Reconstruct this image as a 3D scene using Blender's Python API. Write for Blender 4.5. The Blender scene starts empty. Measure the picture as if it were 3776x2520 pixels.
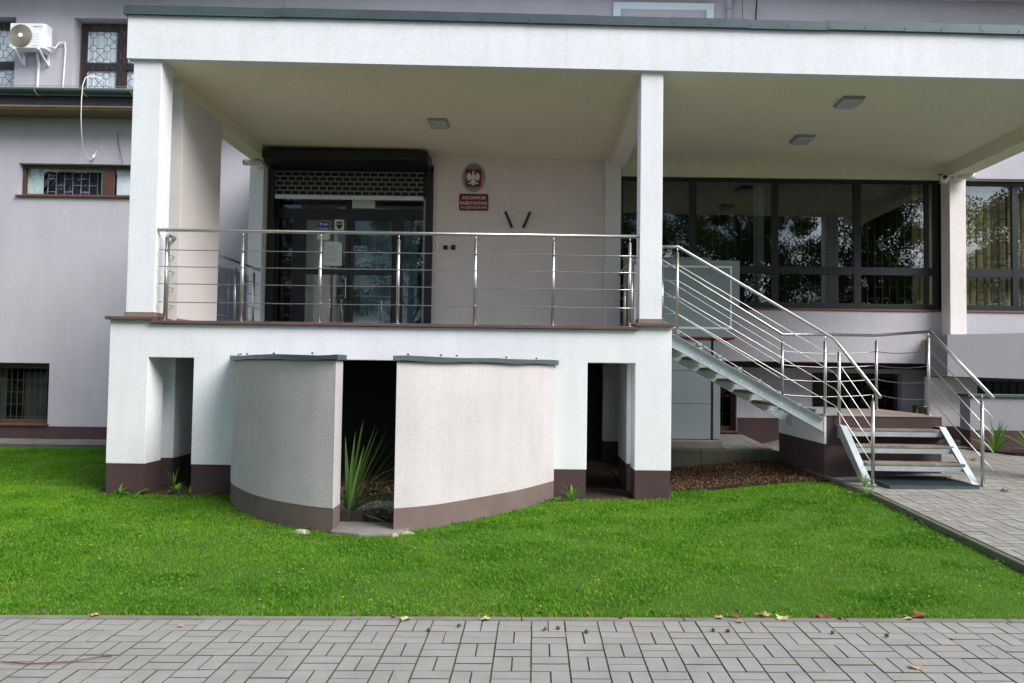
import bpy, math, random
import numpy as np
from mathutils import Vector, noise as mnoise
random.seed(7)
rng = np.random.default_rng(7)
S = bpy.context.scene
C = S.collection
rad = math.radians

# ------------------------------------------------------------------ camera, sky, sun, exposure
cd = bpy.data.cameras.new('camera'); cam = bpy.data.objects.new('camera', cd); C.objects.link(cam)
cd.sensor_width = 36.0; cd.lens = 36.0 * 2870 / 3776; cd.shift_x = -86 / 3776
cd.clip_start = 0.05; cd.clip_end = 2000
from mathutils import Matrix
cam.matrix_world = Matrix.Translation((0, 0, 1.53)) @ Matrix.Rotation(rad(90) + 105 / 2870, 4, 'X') @ Matrix.Rotation(0.0135, 4, 'Z')
S.camera = cam

SUN_EL, SUN_AZ = rad(40), rad(128)          # azimuth clockwise from +Y (into the picture)
w = bpy.data.worlds.new('World'); S.world = w; w.use_nodes = True
nt = w.node_tree; nt.nodes.clear()
out = nt.nodes.new('ShaderNodeOutputWorld'); bg = nt.nodes.new('ShaderNodeBackground')
sky = nt.nodes.new('ShaderNodeTexSky'); sky.sky_type = 'NISHITA'; sky.sun_disc = False
sky.sun_elevation = SUN_EL; sky.sun_rotation = SUN_AZ; sky.air_density = 1.0; sky.dust_density = 1.0; sky.ozone_density = 1.0
tc = nt.nodes.new('ShaderNodeTexCoord')
cn = nt.nodes.new('ShaderNodeTexNoise'); cn.inputs['Scale'].default_value = 0.9; cn.inputs['Detail'].default_value = 8; cn.inputs['Roughness'].default_value = .58
cr = nt.nodes.new('ShaderNodeValToRGB'); cr.color_ramp.elements[0].position = .47; cr.color_ramp.elements[1].position = .62
cm = nt.nodes.new('ShaderNodeMixRGB'); cm.inputs[2].default_value = (30.0, 32.0, 36.0, 1)
sx_ = nt.nodes.new('ShaderNodeSeparateXYZ'); nt.links.new(tc.outputs['Generated'], sx_.inputs[0])
mxz = nt.nodes.new('ShaderNodeMath'); mxz.operation = 'MAXIMUM'; mxz.inputs[1].default_value = 0.0; nt.links.new(sx_.outputs['Z'], mxz.inputs[0])
adz = nt.nodes.new('ShaderNodeMath'); adz.operation = 'ADD'; adz.inputs[1].default_value = .22; nt.links.new(mxz.outputs[0], adz.inputs[0])
cxy = nt.nodes.new('ShaderNodeCombineXYZ')
for ax in 'XY':                              # project the directions on a flat cloud layer
    dv = nt.nodes.new('ShaderNodeMath'); dv.operation = 'DIVIDE'; nt.links.new(sx_.outputs[ax], dv.inputs[0]); nt.links.new(adz.outputs[0], dv.inputs[1]); nt.links.new(dv.outputs[0], cxy.inputs[ax])
cxy.inputs['Z'].default_value = 3.1
nt.links.new(cxy.outputs[0], cn.inputs['Vector'])
nt.links.new(cn.outputs['Fac'], cr.inputs['Fac']); nt.links.new(cr.outputs['Color'], cm.inputs[0])
nt.links.new(sky.outputs[0], cm.inputs[1]); nt.links.new(cm.outputs[0], bg.inputs['Color'])
bg.inputs['Strength'].default_value = 0.047
nt.links.new(bg.outputs[0], out.inputs['Surface'])

ld = bpy.data.lights.new('sun', 'SUN'); ld.energy = 2.3; ld.angle = rad(34); ld.color = (1.0, .96, .91)
sun = bpy.data.objects.new('sun', ld); C.objects.link(sun)
sd = Vector((math.sin(SUN_AZ) * math.cos(SUN_EL), math.cos(SUN_AZ) * math.cos(SUN_EL), math.sin(SUN_EL)))
sun.rotation_euler = sd.to_track_quat('Z', 'Y').to_euler(); sun.location = sd * 60
S.view_settings.view_transform = 'Standard'; S.view_settings.look = 'None'; S.view_settings.gamma = 1.0
S.view_settings.use_curve_mapping = False; S.view_settings.exposure = 1.05
S.cycles.max_bounces = 8; S.cycles.transparent_max_bounces = 12

# ------------------------------------------------------------------ materials
def mat(name, col, rough=.8, metal=0., bump=0., bscale=150., var=.0, vscale=1.5, spec=.5, col2=None, bdist=.004, detail=4, tint=None, streak=0.):
    m = bpy.data.materials.new(name); m.use_nodes = True; t = m.node_tree; b = t.nodes['Principled BSDF']
    b.inputs['Base Color'].default_value = (*col, 1); b.inputs['Roughness'].default_value = rough; b.inputs['Metallic'].default_value = metal
    b.inputs['Specular IOR Level'].default_value = spec
    co = t.nodes.new('ShaderNodeTexCoord')
    if var or col2:
        n = t.nodes.new('ShaderNodeTexNoise'); n.inputs['Scale'].default_value = vscale; n.inputs['Detail'].default_value = detail; n.inputs['Roughness'].default_value = .65
        t.links.new(co.outputs['Object'], n.inputs['Vector'])
        r = t.nodes.new('ShaderNodeValToRGB'); r.color_ramp.elements[0].position = .32; r.color_ramp.elements[1].position = .68
        c2 = col2 if col2 else tuple(min(1, c * (1 + var)) for c in col); c1 = col if col2 else tuple(c * (1 - var) for c in col)
        r.color_ramp.elements[0].color = (*c1, 1); r.color_ramp.elements[1].color = (*c2, 1)
        t.links.new(n.outputs['Fac'], r.inputs['Fac'])
        last = r.outputs['Color']
        # a second, finer speckle
        n2 = t.nodes.new('ShaderNodeTexNoise'); n2.inputs['Scale'].default_value = vscale * 40; n2.inputs['Detail'].default_value = 2
        t.links.new(co.outputs['Object'], n2.inputs['Vector'])
        mx = t.nodes.new('ShaderNodeMixRGB'); mx.blend_type = 'MULTIPLY'; mx.inputs[0].default_value = .35 if tint is None else tint
        r2 = t.nodes.new('ShaderNodeValToRGB'); r2.color_ramp.elements[0].position = .3; r2.color_ramp.elements[1].position = .7
        r2.color_ramp.elements[0].color = (.72, .72, .72, 1); r2.color_ramp.elements[1].color = (1, 1, 1, 1)
        t.links.new(n2.outputs['Fac'], r2.inputs['Fac']); t.links.new(last, mx.inputs[1]); t.links.new(r2.outputs[0], mx.inputs[2])
        last = mx.outputs[0]
        if streak:
            mp_ = t.nodes.new('ShaderNodeMapping'); mp_.inputs['Scale'].default_value = (5, 5, .35); t.links.new(co.outputs['Object'], mp_.inputs['Vector'])
            n3 = t.nodes.new('ShaderNodeTexNoise'); n3.inputs['Scale'].default_value = 1.0; n3.inputs['Detail'].default_value = 5; n3.inputs['Roughness'].default_value = .7; t.links.new(mp_.outputs[0], n3.inputs['Vector'])
            r3 = t.nodes.new('ShaderNodeValToRGB'); r3.color_ramp.elements[0].position = .30; r3.color_ramp.elements[1].position = .55
            r3.color_ramp.elements[0].color = (1 - streak, 1 - streak, 1 - streak * 1.15, 1); r3.color_ramp.elements[1].color = (1, 1, 1, 1); t.links.new(n3.outputs['Fac'], r3.inputs['Fac'])
            m3 = t.nodes.new('ShaderNodeMixRGB'); m3.blend_type = 'MULTIPLY'; m3.inputs[0].default_value = 1; t.links.new(last, m3.inputs[1]); t.links.new(r3.outputs[0], m3.inputs[2]); last = m3.outputs[0]
        t.links.new(last, b.inputs['Base Color'])
    if bump:
        n = t.nodes.new('ShaderNodeTexNoise'); n.inputs['Scale'].default_value = bscale; n.inputs['Detail'].default_value = 3
        t.links.new(co.outputs['Object'], n.inputs['Vector'])
        bp = t.nodes.new('ShaderNodeBump'); bp.inputs['Strength'].default_value = bump; bp.inputs['Distance'].default_value = bdist
        t.links.new(n.outputs['Fac'], bp.inputs['Height']); t.links.new(bp.outputs[0], b.inputs['Normal'])
    return m

def glassmat(name, ior=1.9, tint=(.75, .82, .8), wob=.0):
    m = bpy.data.materials.new(name); m.use_nodes = True; t = m.node_tree; t.nodes.clear()
    o = t.nodes.new('ShaderNodeOutputMaterial'); mx = t.nodes.new('ShaderNodeMixShader'); tr = t.nodes.new('ShaderNodeBsdfTransparent')
    gl = t.nodes.new('ShaderNodeBsdfGlossy'); fr = t.nodes.new('ShaderNodeFresnel')
    tr.inputs[0].default_value = (*tint, 1); gl.inputs['Roughness'].default_value = .011; gl.inputs[0].default_value = (.95, 1, 1, 1); ge = t.nodes.new('ShaderNodeNewGeometry'); ex = t.nodes.new('ShaderNodeMath'); ex.operation = 'MULTIPLY_ADD'; ex.inputs[1].default_value = -2; ex.inputs[2].default_value = 1
    pw = t.nodes.new('ShaderNodeMath'); pw.operation = 'POWER'; pw.inputs[0].default_value = ior     # same Fresnel from both sides of the thin pane
    t.links.new(ge.outputs['Backfacing'], ex.inputs[0]); t.links.new(ex.outputs[0], pw.inputs[1]); t.links.new(pw.outputs[0], fr.inputs[0])
    if wob:
        co = t.nodes.new('ShaderNodeTexCoord'); n = t.nodes.new('ShaderNodeTexNoise'); n.inputs['Scale'].default_value = 2.2; n.inputs['Detail'].default_value = 1
        bp = t.nodes.new('ShaderNodeBump'); bp.inputs['Strength'].default_value = wob; bp.inputs['Distance'].default_value = .01
        t.links.new(co.outputs['Object'], n.inputs['Vector']); t.links.new(n.outputs['Fac'], bp.inputs['Height']); t.links.new(bp.outputs[0], gl.inputs['Normal'])
    t.links.new(fr.outputs[0], mx.inputs[0]); t.links.new(tr.outputs[0], mx.inputs[1]); t.links.new(gl.outputs[0], mx.inputs[2]); t.links.new(mx.outputs[0], o.inputs[0])
    return m

M = {}
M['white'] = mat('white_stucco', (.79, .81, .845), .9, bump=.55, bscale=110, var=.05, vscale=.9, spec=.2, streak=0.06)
M['greylav'] = mat('grey_lavender_stucco', (.30, .295, .325), .9, bump=.5, bscale=110, var=.05, vscale=.7, spec=.2)
M['lav'] = mat('lavender_stucco', (.50, .482, .53), .9, bump=.5, bscale=110, var=.05, vscale=.7, spec=.2, streak=0.06)
M['beige'] = mat('beige_stucco', (.85, .795, .785), .9, bump=.5, bscale=110, var=.04, vscale=.8, spec=.2, streak=0.06)
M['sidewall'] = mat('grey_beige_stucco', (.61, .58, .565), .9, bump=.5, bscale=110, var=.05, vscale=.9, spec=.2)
M['curve'] = mat('pale_stucco', (.55, .515, .52), .9, bump=.8, bscale=90, var=.06, vscale=1.3, spec=.2, bdist=.006, streak=0.06)
M['ceil'] = mat('cream_soffit', (.80, .785, .635), .9, bump=.4, bscale=110, var=.03, vscale=.6, spec=.2)
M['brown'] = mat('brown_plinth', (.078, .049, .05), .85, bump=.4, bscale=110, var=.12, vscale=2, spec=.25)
M['taupe'] = mat('faded_plinth', (.17, .125, .113), .9, bump=.5, bscale=110, var=.15, vscale=2, spec=.2)
M['tile'] = mat('brown_ledge_tile', (.12, .075, .07), .5, bump=.15, var=.15, vscale=3)
M['skirt'] = mat('skirting_tile', (.22, .165, .14), .55, var=.1, vscale=3)
M['floor'] = mat('floor_tile', (.34, .26, .22), .6, var=.1, vscale=4)
M['slate'] = mat('slate_sheet_metal', (.075, .105, .115), .42, metal=.3, var=.12, vscale=2, spec=.5)
M['steel'] = mat('brushed_steel', (.57, .56, .54), .34, metal=1., var=.06, vscale=6)
M['galv'] = mat('galvanised_steel', (.60, .66, .69), .42, metal=.75, var=.12, vscale=5)
M['wood'] = mat('weathered_wood', (.13, .11, .09), .85, bump=.4, bscale=60, col2=(.27, .235, .185), vscale=6)
M['dark'] = mat('dark_frame', (.016, .017, .023), .4, spec=.4)
M['black'] = mat('black_shutter', (.006, .006, .009), .45)
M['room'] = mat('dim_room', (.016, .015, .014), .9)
M['brownframe'] = mat('brown_window_frame', (.085, .038, .025), .6, var=.2, vscale=5)
M['darkbrown'] = mat('dark_brown_frame', (.035, .024, .028), .6, var=.2, vscale=5)
M['sill'] = mat('brown_sill', (.13, .06, .045), .5, var=.15, vscale=4)
M['glass'] = glassmat('window_glass', 2.1, (.7, .76, .74), .03)
M['glass2'] = glassmat('door_glass', 1.9, (.8, .88, .9), .01)
M['slatm'] = mat('shutter_slat', (.20, .20, .185), .5, metal=.3)
M['white_p'] = mat('white_plastic', (.82, .83, .84), .45)
M['whitetrunk'] = mat('white_trunking', (.62, .74, .78), .5)
M['grey_p'] = mat('grey_plastic', (.34, .33, .37), .5)
M['lamp'] = mat('opal_lamp_cover', (.50, .48, .54), .4)
M['liftgrey'] = mat('lift_grey_paint', (.25, .295, .31), .5, var=.05, vscale=2)
M['liftpanel'] = mat('lift_translucent_panel', (.25, .32, .32), .35, var=.06, vscale=1.5)
M['red'] = mat('red_paint', (.2, .008, .014), .5)
M['signred'] = mat('sign_red', (.23, .006, .026), .45)
M['signgrey'] = mat('sign_grey', (.24, .25, .24), .45)
M['signwhite'] = mat('sign_white', (.72, .72, .70), .5)
M['signdark'] = mat('sign_dark_red', (.05, .006, .012), .5)
M['gold'] = mat('gold_paint', (.5, .34, .08), .5)
M['blue'] = mat('sticker_blue', (.02, .05, .26), .5)
M['paper'] = mat('paper', (.55, .66, .62), .7)
M['green'] = mat('sticker_green', (.25, .42, .05), .6)
M['ink'] = mat('ink', (.02, .02, .03), .7)
M['samsung'] = mat('logo_blue', (.12, .13, .42), .5)
M['fanwire'] = mat('fan_guard', (.36, .34, .28), .5)
M['fanback'] = mat('fan_cavity', (.16, .15, .13), .7)
M['gutter'] = mat('green_slate_gutter', (.05, .075, .072), .45, metal=.2, var=.1, vscale=3)
M['fascia'] = mat('dark_fascia', (.022, .022, .03), .6)
M['batten'] = mat('wood_batten', (.20, .14, .085), .7, var=.2, vscale=4)
M['iron'] = mat('grille_iron', (.07, .048, .038), .7, var=.2, vscale=9)
M['glass_thin'] = glassmat('thin_window_glass', 1.4, (.95, .98, 1.0), .01)
M['glass_dim'] = glassmat('basement_glass', 1.45, (.85, .9, .88), .01)
M['smoke'] = glassmat('smoked_panel', 1.4, (.55, .55, .6))
M['curtain'] = mat('net_curtain', (.84, .88, .92), .9, var=.04, vscale=5)
M['dimcurtain'] = mat('dim_curtain', (.04, .055, .05), .9, var=.1, vscale=5)
M['reflblue'] = mat('door_reflection_blue_grey', (.22, .33, .38), .7, var=.2, vscale=2)
M['blind'] = mat('tan_blind', (.34, .27, .13), .8, var=.15, vscale=3)
M['concrete'] = mat('concrete', (.21, .20, .175), .9, bump=.5, bscale=70, var=.2, vscale=2.5, spec=.2)
M['mossy'] = mat('mossy_concrete', (.15, .15, .12), .95, bump=.6, bscale=60, col2=(.09, .10, .06), vscale=3, spec=.2)
M['paver'] = mat('grey_paver', (.315, .305, .286), .9, bump=.6, bscale=190, var=.10, vscale=3.2, spec=.2, tint=.7)
M['paver2'] = mat('light_paver', (.335, .325, .305), .9, bump=.6, bscale=190, var=.10, vscale=3.2, spec=.2, tint=.7)
M['paver3'] = mat('dark_paver', (.295, .286, .268), .9, bump=.6, bscale=190, var=.09, vscale=2.2, spec=.2)
M['pathpaver'] = mat('path_paver', (.265, .25, .225), .9, bump=.5, bscale=190, var=.10, vscale=2.2, spec=.2)
M['joint'] = mat('sandy_mossy_joint', (.10, .095, .075), 1., bump=.6, bscale=90, col2=(.10, .125, .035), vscale=7, spec=.1)
M['soil'] = mat('soil', (.05, .035, .025), 1., bump=.8, bscale=40, var=.3, vscale=8, spec=.1)
M['earth'] = mat('lawn_earth', (.05, .10, .015), 1., bump=.6, bscale=40, col2=(.07, .15, .02), vscale=3, spec=.1)
M['asphalt'] = mat('far_ground', (.06, .075, .04), 1., var=.2, vscale=.3, spec=.1)
M['stone'] = mat('white_stone', (.42, .39, .33), .8, var=.2, vscale=9)
M['brick_edge'] = mat('dark_edging', (.035, .026, .022), .8, var=.2, vscale=6)
M['bark'] = mat('bark', (.06, .045, .035), .95, bump=.8, bscale=20, var=.2, vscale=5)
M['acorn'] = mat('acorn', (.14, .06, .035), .5, var=.2, vscale=30)
M['leaf_pale'] = mat('pale_dry_leaf', (.55, .50, .24), .8, var=.15, vscale=20)
M['leaf_brown'] = mat('brown_dry_leaf', (.22, .085, .03), .8, var=.25, vscale=20)
M['leaf_tan'] = mat('tan_dry_leaf', (.48, .30, .17), .8, var=.2, vscale=20)
M['binm'] = mat('olive_glazed', (.03, .03, .018), .15, var=.5, vscale=9)
M['plaque'] = mat('beige_plaque', (.62, .42, .27), .6)

def leafmat(name, c1, c2, trans=.35, c3=None):
    m = bpy.data.materials.new(name); m.use_nodes = True; t = m.node_tree; b = t.nodes['Principled BSDF']; o = t.nodes['Material Output']
    at = t.nodes.new('ShaderNodeAttribute'); at.attribute_name = 'tone'
    r = t.nodes.new('ShaderNodeValToRGB'); r.color_ramp.elements[0].color = (*c1, 1); r.color_ramp.elements[1].color = (*c2, 1)
    if c3: e = r.color_ramp.elements.new(.5); e.color = (*c3, 1)
    t.links.new(at.outputs['Fac'], r.inputs[0]); t.links.new(r.outputs[0], b.inputs['Base Color'])
    b.inputs['Roughness'].default_value = .6; b.inputs['Specular IOR Level'].default_value = .25
    tl = t.nodes.new('ShaderNodeBsdfTranslucent'); t.links.new(r.outputs[0], tl.inputs[0])
    mx = t.nodes.new('ShaderNodeMixShader'); mx.inputs[0].default_value = trans
    t.links.new(b.outputs[0], mx.inputs[1]); t.links.new(tl.outputs[0], mx.inputs[2]); t.links.new(mx.outputs[0], o.inputs[0])
    return m
M['grass'] = leafmat('grass_blades', (.055, .18, .006), (.27, .42, .04), .4, (.14, .34, .014))
M['weed'] = leafmat('weed_leaves', (.08, .20, .02), (.20, .38, .06), .35)
M['yucca'] = leafmat('yucca_leaves', (.05, .14, .03), (.24, .42, .11), .2)
M['foliage'] = leafmat('tree_leaves', (.012, .035, .008), (.07, .12, .015), .3)
M['mulchchip'] = leafmat('bark_chips', (.03, .014, .010), (.34, .20, .11), .0)
M['gravel'] = leafmat('white_gravel', (.5, .47, .40), (.9, .87, .80), .0)

# ------------------------------------------------------------------ mesh helpers
class MB:
    def __init__(s): s.v = []; s.f = []
    def _add(s, vs, fs):
        n = len(s.v); s.v += [tuple(p) for p in vs]; s.f += [tuple(i + n for i in f) for f in fs]; return s
    def box(s, x0, x1, y0, y1, z0, z1):
        return s._add([(x0, y0, z0), (x1, y0, z0), (x1, y1, z0), (x0, y1, z0), (x0, y0, z1), (x1, y0, z1), (x1, y1, z1), (x0, y1, z1)],
                      [(3, 2, 1, 0), (4, 5, 6, 7), (0, 1, 5, 4), (1, 2, 6, 5), (2, 3, 7, 6), (3, 0, 4, 7)])
    def prism(s, poly, a, b, axis='y'):
        def P(p, t):
            return {'y': (p[0], t, p[1]), 'z': (p[0], p[1], t), 'x': (t, p[0], p[1])}[axis]
        n = len(poly)
        return s._add([P(p, a) for p in poly] + [P(p, b) for p in poly],
                      [tuple(range(n))[::-1], tuple(range(n, 2 * n))] + [(i, (i + 1) % n, n + (i + 1) % n, n + i) for i in range(n)])
    def quad(s, *ps): return s._add(ps, [tuple(range(len(ps)))])
    def tube(s, pts, r, n=8, caps=True):
        pts = [Vector(p) for p in pts]; rs = r if isinstance(r, (list, tuple)) else [r] * len(pts)
        vs = []; up = None
        for i, p in enumerate(pts):
            a = (pts[i] - pts[i - 1]).normalized() if i else None; b = (pts[i + 1] - pts[i]).normalized() if i < len(pts) - 1 else None
            d = ((a + b).normalized() if a and b and (a + b).length > 1e-6 else (a or b))
            if up is None:
                up = Vector((0, 0, 1)) if abs(d.z) < .9 else Vector((0, 1, 0))
            u = d.cross(up).normalized(); vv = u.cross(d).normalized(); up = vv
            k = 1.0
            if a and b: k = 1 / max(.5, math.cos(a.angle(b, 0) / 2))
            for j in range(n):
                th = 2 * math.pi * j / n; vs.append(p + (u * math.cos(th) + vv * math.sin(th)) * rs[i] * (k if False else 1))
        fs = [(i * n + j, i * n + (j + 1) % n, (i + 1) * n + (j + 1) % n, (i + 1) * n + j) for i in range(len(pts) - 1) for j in range(n)]
        if caps: fs += [tuple(range(n))[::-1], tuple(range((len(pts) - 1) * n, len(pts) * n))]
        return s._add(vs, fs)
    def lathe(s, prof, c, axis='z', n=16):
        vs = []
        for r, h in prof:
            for j in range(n):
                a = 2 * math.pi * j / n; x, y = r * math.cos(a), r * math.sin(a)
                vs.append({'z': (c[0] + x, c[1] + y, c[2] + h), 'y': (c[0] + x, c[1] + h, c[2] + y), 'x': (c[0] + h, c[1] + x, c[2] + y)}[axis])
        m = len(prof)
        fs = [(i * n + j, i * n + (j + 1) % n, (i + 1) * n + (j + 1) % n, (i + 1) * n + j) for i in range(m - 1) for j in range(n)]
        fs += [tuple(range(n))[::-1], tuple(range((m - 1) * n, m * n))]
        return s._add(vs, fs)
    def ring(s, c, R, r, n=14, k=5):
        pts = [(c[0] + R * math.cos(2 * math.pi * i / n), c[1], c[2] + R * math.sin(2 * math.pi * i / n)) for i in range(n + 1)]
        return s.tube(pts, r, k, False)
    def shear(s, k=-.010):
        s.v = [(x, y, z + k * x) for x, y, z in s.v]; return s
    def build(s, name, m, parent=None, smooth=False, bevel=0., loc=None, kind=None):
        base = WB[parent] if parent is not None else Vector(loc or (0, 0, 0))
        me = bpy.data.meshes.new(name)
        me.from_pydata([(x - base[0], y - base[1], z - base[2]) for x, y, z in s.v], [], s.f)
        me.validate(); 
        import bmesh
        bm = bmesh.new(); bm.from_mesh(me); bmesh.ops.recalc_face_normals(bm, faces=bm.faces); bm.to_mesh(me); bm.free()
        me.materials.append(M[m] if isinstance(m, str) else m)
        if smooth:
            me.polygons.foreach_set('use_smooth', [len(p.vertices) <= 4 for p in me.polygons])
        o = bpy.data.objects.new(name, me); C.objects.link(o)
        if parent is not None: o.parent = parent
        else: o.location = base
        WB[o] = Vector(base)
        if bevel:
            bv = o.modifiers.new('bevel', 'BEVEL'); bv.width = bevel; bv.segments = 2; bv.limit_method = 'ANGLE'; bv.angle_limit = rad(50)
        if kind: o['kind'] = kind
        return o
WB = {}
def thing(name, label, cat, loc=(0, 0, 0), group=None):
    o = bpy.data.objects.new(name, None); o.empty_display_size = .1; C.objects.link(o); o.location = loc; WB[o] = Vector(loc)
    o['label'] = label; o['category'] = cat
    if group: o['group'] = group
    return o
def tag(o, label, cat, group=None):
    o['label'] = label; o['category'] = cat
    if group: o['group'] = group
    return o
def copy_tree(o, parent=None):
    c = o.copy(); C.objects.link(c); WB[c] = WB[o].copy()
    if parent: c.parent = parent
    for ch in list(o.children):
        copy_tree(ch, c)
    return c
def dup(o, loc, label, rz=None):
    c = copy_tree(o); c.location = loc; c['label'] = label
    if rz is not None: c.rotation_euler.z = rz
    return c
def text(s, cx, y, cz, wid, hei, m, parent, name='lettering', bold=0.):
    cu = bpy.data.curves.new('txt', 'FONT'); cu.body = s; cu.size = 1; cu.extrude = .002; cu.offset = bold; cu.resolution_u = 2
    o = bpy.data.objects.new('txt', cu); C.objects.link(o)
    dg = bpy.context.evaluated_depsgraph_get(); me = bpy.data.meshes.new_from_object(o.evaluated_get(dg))
    C.objects.unlink(o); bpy.data.objects.remove(o)
    v = np.empty(len(me.vertices) * 3, 'f'); me.vertices.foreach_get('co', v); v = v.reshape(-1, 3)
    lo, hi = v.min(0), v.max(0); sx = wid / (hi[0] - lo[0]); sz = hei / (hi[1] - lo[1])
    b = WB[parent]
    nv = np.stack([(v[:, 0] - (lo[0] + hi[0]) / 2) * sx + cx - b[0], y - v[:, 2] * .6 - b[1], (v[:, 1] - (lo[1] + hi[1]) / 2) * sz + cz - b[2]], 1)
    me.vertices.foreach_set('co', nv.astype('f').ravel()); me.update()
    me.materials.clear(); me.materials.append(M[m])
    ob = bpy.data.objects.new(name, me); C.objects.link(ob); ob.parent = parent; WB[ob] = b.copy(); return ob
def blades(name, V, F, tone, m, parent=None, kind=None, loc=(0, 0, 0)):
    """one mesh from numpy arrays: V (n,3), F (k,3), tone per face"""
    me = bpy.data.meshes.new(name); n, k = len(V), len(F)
    base = WB[parent] if parent is not None else Vector(loc)
    V = V - np.array(base)
    me.vertices.add(n); me.vertices.foreach_set('co', V.astype('f').ravel())
    w_ = F.shape[1]
    me.loops.add(k * w_); me.loops.foreach_set('vertex_index', F.astype('i').ravel())
    me.polygons.add(k); me.polygons.foreach_set('loop_start', np.arange(0, k * w_, w_, dtype='i'))
    try: me.polygons.foreach_set('loop_total', np.full(k, w_, 'i'))
    except Exception: pass
    a = me.attributes.new('tone', 'FLOAT', 'FACE'); a.data.foreach_set('value', tone.astype('f'))
    me.update(calc_edges=True); me.materials.append(M[m] if isinstance(m, str) else m)
    o = bpy.data.objects.new(name, me); C.objects.link(o)
    if parent is not None: o.parent = parent
    else: o.location = base
    WB[o] = Vector(base)
    if kind: o['kind'] = kind
    return o
def sstep(a, b, x):
    t = np.clip((np.asarray(x, float) - a) / (b - a), 0, 1); return t * t * (3 - 2 * t)
def zpath(x, y):
    x, y = np.asarray(x, float), np.asarray(y, float)
    return np.where(y < 8.8, .2 - .045 * (8.8 - y), .2 + .05 * (y - 8.8) * sstep(3.8, 5.3, x))
def zg(x, y):
    x, y = np.asarray(x, float), np.asarray(y, float)
    t = sstep(4.8, 9.2, y)
    base = (.0095 * x - .004) * (1 - t) + (-.018 + .004 * (x + 2)) * t + .05 * sstep(10, 15, y)
    r = sstep(1.5, 3.75, x) * sstep(4.8, 6.5, y)
    return base * (1 - r) + (zpath(3.75, y) - .035) * r

# ------------------------------------------------------------------ ground, lawn, pavement, path
def sheet(name, xs, ys, zf, m):
    X, Y = np.meshgrid(xs, ys); Z = zf(X, Y); n = len(xs)
    b = MB(); b.v = list(zip(X.ravel(), Y.ravel(), Z.ravel()))
    b.f = [(j * n + i, j * n + i + 1, (j + 1) * n + i + 1, (j + 1) * n + i) for j in range(len(ys) - 1) for i in range(n - 1)]
    o = b.build(name, m, smooth=True); o['kind'] = 'structure'; return o
gb = MB(); gb.quad((-600, -600, -.35), (600, -600, -.35), (600, 600, -.35), (-600, 600, -.35)); g = gb.build('ground', 'asphalt'); g['kind'] = 'structure'
sheet('lawn_soil', np.linspace(-16, 3.78, 80), np.linspace(4.9, 16.5, 60), lambda X, Y: np.where((X > -5.1) & (X < 1.6) & (Y > 9.75), -.3, zg(X, Y) - .012), 'earth')

def paver_mesh(name, lx, ly, m):
    b = MB(); h, c = .05, .0020
    b._add([(-lx / 2, -ly / 2, -h), (lx / 2, -ly / 2, -h), (lx / 2, ly / 2, -h), (-lx / 2, ly / 2, -h),
            (-lx / 2, -ly / 2, -c), (lx / 2, -ly / 2, -c), (lx / 2, ly / 2, -c), (-lx / 2, ly / 2, -c),
            (-lx / 2 + c, -ly / 2 + c, 0), (lx / 2 - c, -ly / 2 + c, 0), (lx / 2 - c, ly / 2 - c, 0), (-lx / 2 + c, ly / 2 - c, 0)],
           [(8, 9, 10, 11)] + [(i, (i + 1) % 4, 4 + (i + 1) % 4, 4 + i) for i in range(4)] + [(4 + i, 4 + (i + 1) % 4, 8 + (i + 1) % 4, 8 + i) for i in range(4)])
    me = bpy.data.meshes.new(name); me.from_pydata(b.v, [], b.f); me.materials.append(M[m]); me.materials.append(M['joint'])
    for i_, p_ in enumerate(me.polygons): p_.material_index = 0 if i_ == 0 else 1
    return me, b
from bpy_extras.object_utils import world_to_camera_view
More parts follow.
